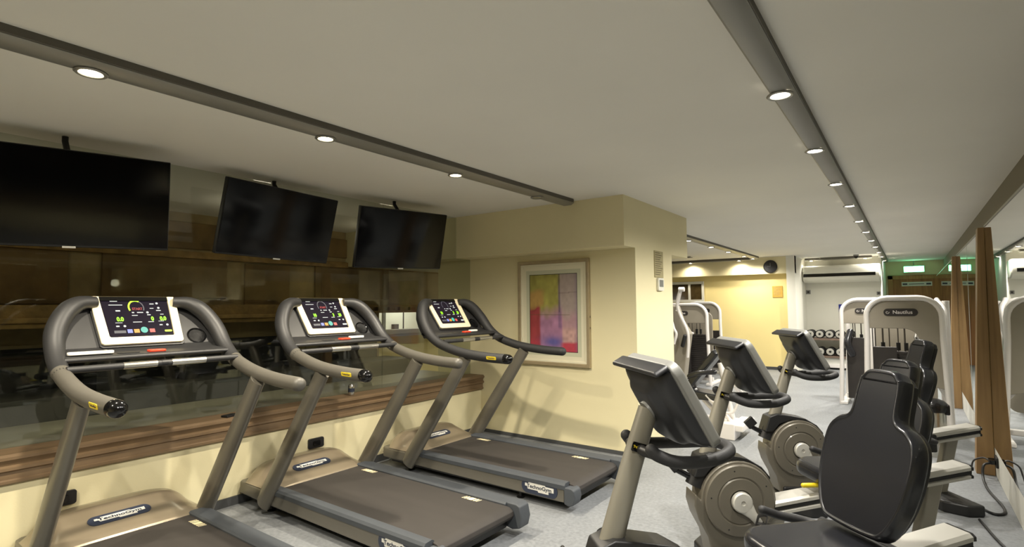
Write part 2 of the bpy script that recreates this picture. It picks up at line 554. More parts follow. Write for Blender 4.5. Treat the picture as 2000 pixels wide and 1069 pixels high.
# back wall with one lit opening
bw.box(XW - 0.12, YB, 0, XW, 4.15, 1.0).box(XW - 0.12, YB, 1.33, XW, 4.7, H).box(XW - 0.12, YB, 1.0, XW, 4.0, 1.33)
bw = MB().box(XW - 0.12, YB, 0, XW, 5.05, 1.06).box(XW - 0.12, YB, 1.33, XW, 7.2, H).box(XW - 0.12, YB, 1.06, XW, 5.05, 1.33)
struct('wall_stone', bw, M_stone)
pan = [(0.2, 1.5, 1.44, 1.95), (1.75, 2.9, 1.5, 1.95), (3.1, 3.65, 1.42, 1.9), (4.0, 5.2, 1.5, 2.0), (1.2, 3.0, 2.02, 2.3), (3.6, 5.3, 2.05, 2.3)]
pm = MB()
for a, b, z0, z1 in pan:
    pm.box(XW, a, z0, XW + 0.03, b, z1)
struct('trim_stone_panels', pm, M_stone2, bevel=0.008)
cm = MB().box(XW, YB, 1.92, XW + 0.06, 7, 1.99).box(XW, YB, 1.395, XW + 0.05, 7, 1.42).box(XW, YB, 1.31, XW + 0.10, 7, 1.34)
for k in range(46):
    y = YB + 0.2 * k
    cm.box(XW, y, 1.345, XW + 0.045, y + 0.11, 1.39)
struct('trim_stone_cornice', cm, M_cornice)
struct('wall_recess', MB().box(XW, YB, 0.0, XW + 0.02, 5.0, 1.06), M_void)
bench = MB().box(-5.9, YB, 0.0, -5.35, 5.0, 0.72)
struct('trim_low_bench', bench, M_darkgrey, bevel=0.01)


def mantel(y0, y1, x1, z, label):
    r = empty('stone_mantel', (x1, (y0 + y1) / 2, 0), 0, label, 'mantel', 'stone mantels beyond the glass')
    a, b = y0 - (y0 + y1) / 2, y1 - (y0 + y1) / 2
    d = -(x1 - XW)
    d += 0.1
    MB().prism([(a + 0.02, z - 0.10), (b - 0.02, z - 0.10), (b - 0.30, z), (a + 0.30, z)], d, -0.06, 'x').build('hood', M_cornice, r)
    MB().box(d, a, z - 0.14, 0, b, z - 0.10).box(d, a + 0.04, z - 0.18, -0.04, b - 0.04, z - 0.14).build('shelf', M_cornice, r, bevel=0.008)
    MB().box(d, a + 0.08, 0, -0.1, a + 0.2, z - 0.18).build('jamb', M_void, r)
    MB().box(d, b - 0.2, 0, -0.1, b - 0.08, z - 0.18).build('jamb', M_void, r)


mantel(-0.2, 1.75, -5.3, 1.43, 'stepped stone mantel behind the glass, left of the nearest treadmill console')
mantel(2.2, 3.75, -5.45, 1.43, 'stepped stone mantel behind the glass between the first two treadmill consoles')

# lit side room seen through the low opening beyond the glass
struct('wall_lit_room', MB().box(-7.098, 5.0, 1.0, -7.05, 7.9, 1.6).box(-7.098, 7.9, 1.0, -6.22, 8.0, 1.6).box(-7.098, 5.0, 0.95, -6.22, 8.0, 1.0).box(-7.098, 5.0, 1.6, -6.22, 8.0, 1.65), M_white)
struct('trim_lit_room', MB().box(-7.05, 5.9, 1.0, -7.03, 5.96, 1.6).box(-7.05, 6.35, 1.0, -7.04, 6.37, 1.6).box(-7.05, 6.1, 1.02, -6.98, 6.2, 1.1).box(-7.05, 6.75, 1.0, -7.03, 6.9, 1.6), M_darkgrey)
struct('trim_opening_sill', MB().box(XW - 0.15, 5.05, 1.0, XW + 0.04, 7.1, 1.06), M_white, bevel=0.004)


def area_light(name, loc, rot, size, sy, power, col, parent=None):
    l = bpy.data.lights.new(name, 'AREA'); l.shape = 'RECTANGLE'; l.size = size; l.size_y = sy; l.energy = power; l.color = col
    o = bpy.data.objects.new(name, l); COL.objects.link(o); o.location = loc; o.rotation_euler = rot
    if parent: o.parent = parent
    return o


def point_light(name, loc, power, col, r=0.08):
    l = bpy.data.lights.new(name, 'POINT'); l.energy = power; l.color = col; l.shadow_soft_size = r
    o = bpy.data.objects.new(name, l); COL.objects.link(o); o.location = loc
    return o


point_light('side_room_fill', (-6.6, 6.2, 1.5), 7, (1, 1, 0.96))  # unseen light added inside to brighten the white side room
point_light('beyond_fill_a', (-5.0, 0.6, 2.15), 2.4, WARM)  # fill lights without fixtures, added to dimly warm the stone room
point_light('beyond_fill_b', (-5.0, 2.7, 2.15), 2.4, WARM)
point_light('beyond_fill_c', (-5.2, 4.4, 2.1), 1.5, WARM)


# ================================================================== CEILING TRACKS AND SPOTS
def track(x0, x1, y0, y1, label, z=2.35, group='ceiling light tracks'):
    cx, cy = (x0 + x1) / 2, (y0 + y1) / 2
    r = empty('light_track', (cx, cy, z), 0, label, 'light track', group)
    w_, l_ = (x1 - x0) / 2, (y1 - y0) / 2
    hh = H - z
    if w_ < l_:
        pf = [(-w_, hh), (-w_, 0.012), (-w_ + 0.012, 0.0), (w_ - 0.03, 0.0), (w_, 0.018), (w_, hh)]
        MB().prism(pf, -l_, l_, 'y').build('housing', M_alu, r)
        MB().box(w_ + 0.0005, -l_ + 0.01, 0.02, w_ + (0.012 if x0 < -2.6 else 0.004), l_ - 0.03, hh).build('side_shade_strip', M_trackdark, r)  # dark strip puts the shade of the housing's flank into colour
    else:
        pf = [(-l_, hh), (-l_, 0.01), (-l_ + 0.01, 0.0), (l_ - 0.01, 0.0), (l_, 0.01), (l_, hh)]
        MB().prism(pf, -w_, w_, 'x').build('housing', M_alu, r)
        MB().box(-w_ + 0.01, -l_ - 0.012, 0.015, w_ - 0.01, -l_ - 0.0005, hh).build('side_shade_strip', M_trackdark, r)
    return r


track(-2.64, -2.52, YB + 0.05, 4.40, 'long aluminium light track above the treadmills')
track(-0.478, -0.378, YB + 0.05, 15.3, 'long aluminium light track running down the right side of the room')
track(-2.64, -2.54, 6.3, 12.2, 'aluminium light track beyond the beam near the yellow wall')
track(-4.9, -2.66, 12.24, 12.32, 'crosswise light track along the yellow wall bulkhead', 2.34)
track(-1.85, -0.6, 13.40, 13.46, 'thin crosswise light rail in front of the white wall', 2.34)


def spot(x, y, z, power, col, lm, label, group, lit=True, r=0.040, aim=0.0, cone=158):
    e = empty('ceiling_spotlight', (x, y, z), 0, label, 'spotlight', group)
    MB().lathe([(r, 0.0), (r + 0.016, 0.0), (r + 0.018, -0.004), (r + 0.012, -0.009), (r + 0.002, -0.007), (r, -0.002)], 24).build('trim_ring', M_alu, e)
    MB().lathe([(r - 0.001, 0.0), (r - 0.001, -0.004), (0.002, -0.0075)], 20).build('lens', lm if lit else M_steel, e)
    if lit:
        l = bpy.data.lights.new('spot_bulb', 'SPOT'); l.energy = power; l.color = col
        l.spot_size = math.radians(cone); l.spot_blend = 0.75; l.shadow_soft_size = 0.03
        o = bpy.data.objects.new('spot_bulb', l); COL.objects.link(o); o.location = (0, 0, -0.02); o.rotation_euler = (0, math.radians(aim), 0); o.parent = e
    return e


ORD = ['first', 'second', 'third', 'fourth', 'fifth', 'sixth', 'seventh', 'eighth', 'ninth', 'tenth', 'eleventh', 'twelfth', 'thirteenth']
spot(-2.60, -0.45, 2.349, P_LEFT, WARM, M_lampw, 'warm spotlight on the treadmill track, outside the frame on the left', 'spotlights on the treadmill track')
for k, y in enumerate((0.69, 1.77, 2.85)):
    spot(-2.61, y, 2.349, P_LEFT, WARM, M_lampw, 'warm lit ceiling spotlight, %s from the left on the treadmill track' % ORD[k], 'spotlights on the treadmill track')
spot(-2.60, 3.89, 2.349, 0, WARM, M_lampw, 'unlit spotlight near the end of the treadmill track by the beam', 'spotlights on the treadmill track', lit=False)
spot(-0.44, 1.55, 2.349, P_RIGHT, NEUT, M_lampn, 'bright spotlight on the right track just above the top of the frame', 'spotlights on the right track', aim=22, cone=125)
spot(-0.44, 0.4, 2.349, P_RIGHT, NEUT, M_lampn, 'bright spotlight on the right track over the camera', 'spotlights on the right track', aim=22, cone=125)
RY = [2.65, 3.76, 4.93, 6.13, 7.35, 8.52, 9.75, 10.9, 12.1, 13.3, 14.6]
for k, y in enumerate(RY):
    spot(-0.437, y, 2.349, P_RIGHT if k < 3 else P_RIGHT * (1.15, 1.0, 0.9, 0.9, 1.0, 1.0, 0.6, 0.1)[k - 3], NEUT, M_lampn, 'bright ceiling spotlight on the right track, %s counting from the nearest in view' % ORD[k], 'spotlights on the right track', aim=22 if k < 4 else 14, cone=125 if k < 4 else 150)
for k, y in enumerate((6.85, 7.96, 9.1, 10.15, 11.3, 12.05)):
    spot(-2.62, y, 2.349, P_FAR, NEUT, M_lampn, 'small ceiling spotlight beyond the beam, %s from the beam' % ORD[k], 'spotlights beyond the beam')
spot(-4.0, 12.28, 2.339, P_FAR * 0.45, WARM, M_lampn, 'small spotlight on the crosswise track, nearer the window pane', 'spotlights on the crosswise tracks')
spot(-2.95, 12.28, 2.339, P_FAR * 0.45, WARM, M_lampn, 'small spotlight on the crosswise track left of the round clock', 'spotlights on the crosswise tracks')
spot(-1.72, 13.43, 2.339, P_FAR * 0.18, NEUT, M_lampn, 'small spotlight at the left end of the thin rail by the white wall', 'spotlights on the crosswise tracks')
spot(-0.72, 13.43, 2.339, P_FAR * 0.18, NEUT, M_lampn, 'small spotlight at the right end of the thin rail by the white wall', 'spotlights on the crosswise tracks')


# ================================================================== TREADMILLS
def display(parent_screen, Ms, style):
    """graphics in the plane of the screen; Ms maps (u,v,0) with u right, v up, centre origin, units metres"""
    g = MB(); wht = MB(); gry = MB()
    def rect(mb, u, v, a, b, h=0.0008):
        mb.box(u - a / 2, v - b / 2, 0.0, u + a / 2, v + b / 2, h, Ms)
    def arc(mb, u, v, r0, r1, a0, a1, n=24):
        pts = [(u + r1 * math.cos(math.radians(a0 + (a1 - a0) * k / n)), v + r1 * math.sin(math.radians(a0 + (a1 - a0) * k / n))) for k in range(n + 1)]
        pts2 = [(u + r0 * math.cos(math.radians(a0 + (a1 - a0) * k / n)), v + r0 * math.sin(math.radians(a0 + (a1 - a0) * k / n))) for k in range(n + 1)]
        for k in range(n):
            mb.prism([pts[k], pts[k + 1], pts2[k + 1], pts2[k]], 0, 0.0008, 'z', Ms)
    rnd = random.Random(3)
    for (u, v, a, b) in ((-.095, .085, .032, .006), (-.09, .065, .06, .003), (-.085, .037, .02, .006), (.075, .07, .02, .004), (.07, .048, .018, .003), (.11, .088, .02, .003),
                         (-.02, .028, .01, .005), (.012, .028, .028, .004), (-.015, .014, .026, .003), (.05, .016, .016, .004), (.112, .018, .016, .003), (.1, .037, .022, .004),
                         (-.01, -.018, .04, .003), (.052, -.018, .026, .003), (-.092, -.02, .03, .002), (.1, -.016, .026, .002), (-.1, -.036, .014, .006), (.095, -.034, .014, .005)):
        rect(wht, u, v, a, b)
    for (u, v) in ((.1, .073), (.103, .05), (.046, .028), (-.07, -.036), (.125, -.034)):
        wht.prism([(u + .006 * math.cos(t), v + .005 * math.sin(t)) for t in [k * PI / 5 for k in range(10)]], 0, .0009, 'z', Ms)
    wht.build('display_print', M_wht, parent_screen)
    if style == 0:
        a = MB(); arc(a, 0.0, .052, .030, .038, 60, 205); a.build('dial_arc', M_arc, parent_screen)
        b = MB(); arc(b, 0.0, .052, .031, .036, -25, 58); b.build('dial_shade', M_greyem, parent_screen)
    else:
        b = MB(); arc(b, 0.0, .052, .031, .036, -25, 205); b.build('dial_shade', M_greyem, parent_screen)
    if style < 2:
        text('dial_text', 'START', .016, M_red, parent_screen, Ms @ Matrix.Translation((0.003, .045, .0006)), bold=.0003)
    digs = (('0.0', -.083), ('0', .062), ('0.0', .112)) if style == 0 else (('10', -.083), ('3', .062), ('10', .112))
    for t, u in digs:
        text('digital_readout', t, .026, M_green, parent_screen, Ms @ Matrix.Translation((u, -.004, .0006)), bold=.0009, sx=.95)
    for m, u, a in ((M_blue, -.052, .022), (M_orange, -.022, .024), (M_pink, .048, .024)):
        q = MB(); rect(q, u, -.060, a, .017); q.build('touch_button', m, parent_screen)
    q = MB(); q.prism([(.012 + .016 * math.cos(t), -.056 + .014 * math.sin(t)) for t in [k * PI / 10 for k in range(20)]], 0, .0012, 'z', Ms); q.build('start_button', M_teal, parent_screen)
    q = MB(); q.prism(rrect(.105, -.068, .14, -.059, .004), 0, .0008, 'z', Ms); q.build('touch_button', M_arc if style == 0 else M_wht, parent_screen)
    q = MB(); rect(q, -.095, -.062, .05, .012); q.build('touch_button', M_greyem, parent_screen)


def badge(parent, M, L, Hh, body='TechnoGym', tm=None):
    """oval badge, u right v up in M"""
    r = Hh / 2
    o = MB().prism(rrect(-L / 2, -r, L / 2, r, r * 0.98, 8), 0, 0.003, 'z', M).build('oval_badge', M_badge, parent)
    pl = [(-.40 * L, .02 * Hh + .16 * Hh), (-.30 * L, .18 * Hh), (-.30 * L, .27 * Hh), (.16 * L, .27 * Hh), (.18 * L, .20 * Hh), (.40 * L, .20 * Hh), (.40 * L, -.12 * Hh), (.26 * L, -.12 * Hh),
          (.26 * L, -.30 * Hh), (-.02 * L, -.30 * Hh), (-.04 * L, -.2 * Hh), (-.32 * L, -.2 * Hh), (-.34 * L, -.02 * Hh), (-.40 * L, -.02 * Hh)]
    MB().prism(pl, 0.0031, 0.0042, 'z', M).build('badge_plate', M_badgew, parent)
    text('badge_lettering', body, Hh * .36, M_badge, parent, M @ Matrix.Translation((0, .02 * Hh, .0046)), sx=L * .74 / (Hh * .36 * 5.4), bold=.0006)


def make_treadmill(style, lb):
    r = empty('treadmill', (0, 0, 0), 0, lb, 'treadmill', 'treadmills in a row facing the glass')
    Yh = 0.40
    # lower frame beams
    for s in (-1, 1):
        y0, y1 = sorted((s * (Yh - 0.012), s * (Yh - 0.05)))
        b = MB().prism([(0.10, 0.075), (1.86, 0.062), (1.86, 0.185), (0.44, 0.185), (0.40, 0.16), (0.02, 0.17), (0.0, 0.12), (0.03, 0.085)], y0, y1, 'y')
        ob = b.build('side_beam', M_tgrey, r, bevel=0.006)
        if True:
            if s < 0:
                Mb = frame_M((1.66, -Yh + 0.0115, 0.122), (1, 0, -0.008), (0, 0, 1))
            else:
                Mb = frame_M((1.66, Yh - 0.0115, 0.122), (-1, 0, 0.008), (0, 0, 1))
            badge(ob, Mb, 0.30, 0.098)
    MB().box(0.08, -Yh + 0.052, 0.045, 1.8, Yh - 0.052, 0.125).build('belly_pan', M_black, r)
    # nose base
    MB().prism([(0.0, -Yh + .02), (0.03, -Yh - .005), (0.40, -Yh - .008), (0.44, -Yh + .02), (0.44, Yh - .02), (0.40, Yh + .008), (0.03, Yh + .005), (0.0, Yh - .02)], 0.085, 0.17, 'z').build('nose_base', M_tgrey, r, bevel=0.012)
    # motor cover
    def hood(u, v):
        y = (v * 2 - 1) * (Yh + 0.004)
        e = abs(v * 2 - 1)
        k = max(0.0, 1 - e ** 5.0)
        k2 = max(0.0, 1 - (e / 0.93) ** 9) if e < .93 else 0
        # profile: rises from nose to ridge at x=.17 then slopes to belt
        P = [(0.0, 0.17), (0.006, 0.235), (0.05, 0.275), (0.13, 0.292), (0.19, 0.292), (0.225, 0.278), (0.445, 0.192), (0.455, 0.182), (0.455, 0.17)]
        t = u * (len(P) - 1); i = min(int(t), len(P) - 2); f = t - i
        x = P[i][0] * (1 - f) + P[i + 1][0] * f
        z = P[i][1] * (1 - f) + P[i + 1][1] * f
        hump = (z - 0.172) * (0.30 + 0.70 * k2) * (k ** 0.6)
        nose = 0.10 * e ** 4
        x = x + nose * max(0, 1 - x / 0.25)
        return (x, y, 0.172 + hump)
    hd = MB().grid(hood, 40, 40).build('motor_cover', M_tbeige, r, sharp=60)
    Mh = frame_M((0.315, -0.02, 0.2445), (0, 1, 0), (-0.222, 0, 0.089))
    badge(hd, Mh, 0.30, 0.075)
    # belt with rounded rear roller
    bp = [(0.43, 0.172), (0.43, 0.182), (1.86, 0.182), (1.90, 0.176), (1.925, 0.158), (1.93, 0.135), (1.915, 0.112), (1.88, 0.10), (1.6, 0.10), (1.6, 0.165)]
    bl = MB().prism(bp, -Yh + 0.065, Yh - 0.105, 'y').build('running_belt', M_belt, r, bevel=0.004)
    for x in (0.62, 1.62):
        mk = MB()
        for (a, b) in ((-.062, -.055), (-.045, -.030), (-.020, .020), (.030, .045), (.055, .062)):
            mk.prism([(x + a, Yh - 0.165), (x + b, Yh - 0.165), (x + b + .012, Yh - 0.125), (x + a + .012, Yh - 0.125)], 0.1822, 0.1830, 'z')
        mk.build('belt_marking', M_mark, bl)
    # foot rails
    MB().prism([(-Yh + .006, .150), (-Yh + .004, .178), (-Yh + .015, .192), (-Yh + .06, .196), (-Yh + .075, .188), (-Yh + .075, .150)], 0.44, 1.87, 'x').build('foot_rail', M_footrail, r)
    MB().prism([(Yh - .115, .150), (Yh - .115, .190), (Yh - .105, .199), (Yh - .015, .199), (Yh - .004, .185), (Yh - .004, .150)], 0.44, 1.87, 'x').build('foot_rail', M_footrail, r)
    # rear caps
    MB().prism([(1.86, 0.055), (1.91, 0.045), (1.965, 0.06), (1.98, 0.12), (1.965, 0.188), (1.94, 0.20), (1.86, 0.20)], Yh - .10, Yh - .002, 'y').build('end_cap', M_footrail, r, bevel=0.008)
    MB().prism([(1.862, 0.055), (1.90, 0.045), (1.935, 0.06), (1.95, 0.11), (1.94, 0.155), (1.92, 0.168), (1.862, 0.168)], -Yh + .005, -Yh + .10, 'y').build('end_cap', M_footrail, r, bevel=0.008)
    MB().box(1.80, -Yh + .1, 0.05, 1.875, Yh - .1, 0.098).build('rear_crossbar', M_black, r, bevel=0.01)
    # adjusters
    for x, s in ((1.45, -1), (1.45, 1), (0.3, -1), (0.3, 1)):
        MB().lathe([(0.028, 0.0), (0.03, 0.006), (0.012, 0.012), (0.010, 0.09)], 16, Matrix.Translation((x, s * (Yh - 0.08), 0))).build('levelling_foot', M_black, r)
    # uprights
    for s in (-1, 1):
        y = s * (Yh - 0.005)
        pts = [(0.33, y, 0.075), (0.375, y, 0.14), (0.66, y, 0.54), (0.985, y, 1.0)]
        MB().tube(pts, [0.036, 0.038, 0.036, 0.034], 20, ry=[0.062, 0.066, 0.062, 0.052], up=(-1, 0, 0.7)).build('upright', M_tgrey, r)
    # handrails: silver-grey rear portion and dark wing portion
    for s in (-1, 1):
        full = catmull([(0.375, s * 0.19, 1.435), (0.40, s * 0.27, 1.425), (0.44, s * 0.335, 1.375), (0.50, s * 0.385, 1.28), (0.585, s * 0.40, 1.175), (0.70, s * 0.405, 1.10),
                        (0.86, s * 0.405, 1.052), (1.02, s * 0.405, 1.025), (1.20, s * 0.40, 1.01), (1.375, s * 0.395, 1.005)], 5)
        cut = 26
        ra = [0.030 + 0.016 * min(1, i / 8) for i in range(cut + 1)]
        ra = [v - 0.010 * max(0, (i - 14)) / 12 for i, v in enumerate(ra)]
        hw = MB().tube(full[:cut + 1], ra, 18).build('handrail', M_tdark if style < 2 else M_rubber, r)
        rb = [ra[-1]] + [0.0365] * (len(full) - cut - 1)
        MB().tube([full[cut - 1]] + full[cut:], [0.0385] + rb, 18, round_end=False).build('hand_grip', M_gripgrey if not (style == 2) else M_rubber, hw)
        if s < 0:
            MB().tube([(1.375, s * .395, 1.005), (1.40, s * .395, 1.0045)], [0.0375, 0.0365], 20, round_end=True).build('grip_end_cap', M_gloss, hw)
            Ml = frame_M((1.27, s * 0.3985 - 0.0362, 1.010), (1, 0.02, -0.02), (0, -0.25, 1))
            yl = MB().prism(rrect(-.045, -.012, .045, .012, .006), 0, 0.002, 'z', Ml).build('grip_label', M_yel, hw)
            text('label_lettering', 'TechnoGym', .013, M_ink, hw, Ml @ Matrix.Translation((0, 0, .0026)), bold=.0003)
        else:
            MB().tube([(1.372, s * .395, 1.005), (1.385, s * .395, 1.0045)], [0.0367, 0.036], 20, round_end=True).build('grip_end_cap', M_gripgrey if style != 2 else M_rubber, hw)
    # console body: sloped panel between the wings. plane from top (x .345,z 1.44) to bottom (x .545,z 1.185)
    tp_ = Vector((0.335, 0, 1.452)); bt = Vector((0.515, 0, 1.205))
    dn = (tp_ - bt).normalized()
    Mc = frame_M(bt, (0, 1, 0), dn)     # u = +y , v = up the slope, w = normal (towards rider)
    Lp = (tp_ - bt).length
    arch = [(-.385, -.06), (.385, -.06), (.385, .06), (.365, .14), (.32, .22), (.27, .275), (.20, .30), (-.20, .30), (-.27, .275), (-.32, .22), (-.365, .14), (-.385, .06)]
    cb = MB().prism(arch, -0.055, -0.012, 'z', Mc).build('console', M_tdark, r, bevel=0.008)
    # bezel (slightly wider at the top, rounded bottom) and screen
    outer = [(-.185, -.005), (.185, -.005), (.197, .006), (.212, .30), (.205, .312), (-.205, .312), (-.212, .30), (-.197, .006)]
    MB().prism([(u * 1.03, v * 1.0 - .012 if v < .01 else v) for u, v in outer], -0.012, 0.002, 'z', Mc).build('console_gasket', M_black, cb, bevel=0.002)
    bz = MB()
    n_ = len(outer)
    inn = [(-.150, .040), (.150, .040), (.156, .046), (.168, .29), (.168, .312), (-.168, .312), (-.168, .29), (-.156, .046)]
    bz.ring(outer, inn, 0.002, 0.016, 'z', Mc)
    bz.build('console_bezel', M_bezel, r, bevel=0.003)
    MB().prism([(-.168, .285), (.168, .285), (.168, .314), (-.168, .314)], 0.002, 0.013, 'z', Mc).build('bezel_top_strip', M_gloss, cb)
    sc = MB().prism([(-.152, .038), (.152, .038), (.167, .30), (-.167, .30)], 0.002, 0.008, 'z', Mc).build('screen', M_screen, r)
    Ms = Mc @ Matrix.Translation((0, .165, 0.0085)) @ Matrix.Diagonal((1.08, 1.42, 1, 1))
    display(sc, Ms, style)
    # lower shelf with tray
    sh = MB().prism([(0.50, 1.20), (0.545, 1.175), (0.645, 1.166), (0.668, 1.158), (0.670, 1.142), (0.64, 1.135), (0.52, 1.14), (0.47, 1.16)], -.385, .385, 'y').build('console_shelf', M_tdark, r, bevel=0.006)
    MB().prism(rrect(-.02, 0.605, .06, 0.65, .008), 1.166, 1.178, 'z', Matrix(((0, 1, 0, 0), (1, 0, 0, 0), (0, 0, 1, 0), (0, 0, 0, 1)))).build('safety_key', M_key, sh, bevel=0.003)
    MB().prism(rrect(-.16, 0.60, -.06, 0.64, .012), 1.164, 1.170, 'z', Matrix(((0, 1, 0, 0), (1, 0, 0, 0), (0, 0, 1, 0), (0, 0, 0, 1)))).build('key_recess', M_black, sh)
    # cup holder
    Mcup = Mc @ Matrix.Translation((.285, .045, -.012))
    MB().lathe([(0.050, 0.0), (0.053, 0.004), (0.048, 0.006), (0.043, 0.002), (0.042, -0.004), (0.002, -0.004)], 28, Mcup).build('cup_holder', M_gloss, r)
    # sensor bar
    sb = MB().tube([(0.745, -.395, 1.112), (0.745, .395, 1.112)], 0.0165, 16).build('sensor_bar', M_tdark, r)
    for a, b in ((-.17, -.02), (.05, .22)):
        MB().tube([(0.745, a, 1.112), (0.745, b, 1.112)], 0.0176, 16).build('sensor_plate', M_steel, sb)
    MB().tube([(0.745, .0, 1.112), (0.745, .03, 1.112)], 0.0178, 16).build('sensor_collar', M_black, sb)
    return r


TM = [(-3.80 - 0.12, 1.188, 0, 'nearest treadmill, screen showing a lime green dial arc and zero readouts'),
      (-3.80 - 0.105, 2.38, 1, 'middle treadmill standing between the nearest one and the one by the pillar'),
      (-3.80, 3.585, 2, 'farthest treadmill with dark handrails beside the pillar painting')]
tms = []
for (x, y, st, lb) in TM:
    t = make_treadmill(st, lb)
    t.location = (x, y, 0)
    tms.append(t)


def remote(loc, rz, label, L=.16, tilt=0):
    r = empty('remote_control', loc, rz, label, 'remote control', 'remotes lying on the treadmill consoles')
    MB().prism(rrect(-L / 2, -.02, L / 2, .02, .016), 0, .016, 'z').build('body', M_remote, r, bevel=0.004)
    MB().lathe([(.009, 0), (.009, .0025), (.005, .003)], 16, Matrix.Translation((L * .32, 0, .016))).build('round_button', M_bcgrey, r)


remote((-3.92 + .625, 1.188 - .27, 1.171), PI / 2, 'long white remote resting at the left of the nearest treadmill console', .19)
remote((-3.905 + .625, 2.38 + .125, 1.171), PI / 2 - .05, 'white remote beside the red key on the middle treadmill', .12)
remote((-3.80 + .625, 3.585 + .11, 1.171), PI / 2, 'short pale remote on the farthest treadmill console', .10)


# ================================================================== TELEVISIONS
def tv(c, yaw, tilt, roll, label, silver=True):
    k_ = .96 / .93
    c = (c[0] * k_, c[1] * k_, 1.4 + (c[2] - 1.4) * k_)
    r = empty('television', c, 0, label, 'television', 'wall televisions hung above the glass')
    r.rotation_euler = (Matrix.Rotation(yaw, 4, 'Z') @ Matrix.Rotation(tilt, 4, 'Y') @ Matrix.Rotation(roll, 4, 'X')).to_euler()
    W_, H_ = .96 / 2, .547 / 2
    MB().box(-.045, -W_, -H_, -.004, W_, H_).build('tv_body', M_tvframe, r, bevel=0.006)
    MB().box(-.004, -W_ + .006, -H_ + .014, 0.0, W_ - .006, H_ - .006).build('screen', M_tvblack, r)
    MB().box(-.002, -.03, -H_ - .004, .004, .03, -H_ + .007).build('logo_strip', M_silverlogo, r, bevel=0.001)
    Mi = (Matrix.Translation(c) @ r.rotation_euler.to_matrix().to_4x4()).inverted()
    top = Vector(c)
    m = MB().tube([(c[0] - .06, c[1], c[2] + .1), (c[0] - .06, c[1], c[2] + .255), (c[0] - .135, c[1], H - .03), (c[0] - .135, c[1], H - .001)], .016, 12, M=Mi)
    m.build('ceiling_mount', M_black, r)
    MB().box(-.075, -.10, -.12, -.045, .10, .12).build('mount_plate', M_black, r)


tv((-3.657, 0.897, 1.997), -.194, .159, .025, 'black television hung farthest left, cut by the picture edge')
tv((-3.762, 2.195, 2.019), .080, .242, -.015, 'middle black television tilted down above the glass')
tv((-3.656, 3.301, 2.000), -.112, .243, .031, 'black television nearest the beam and pillar')


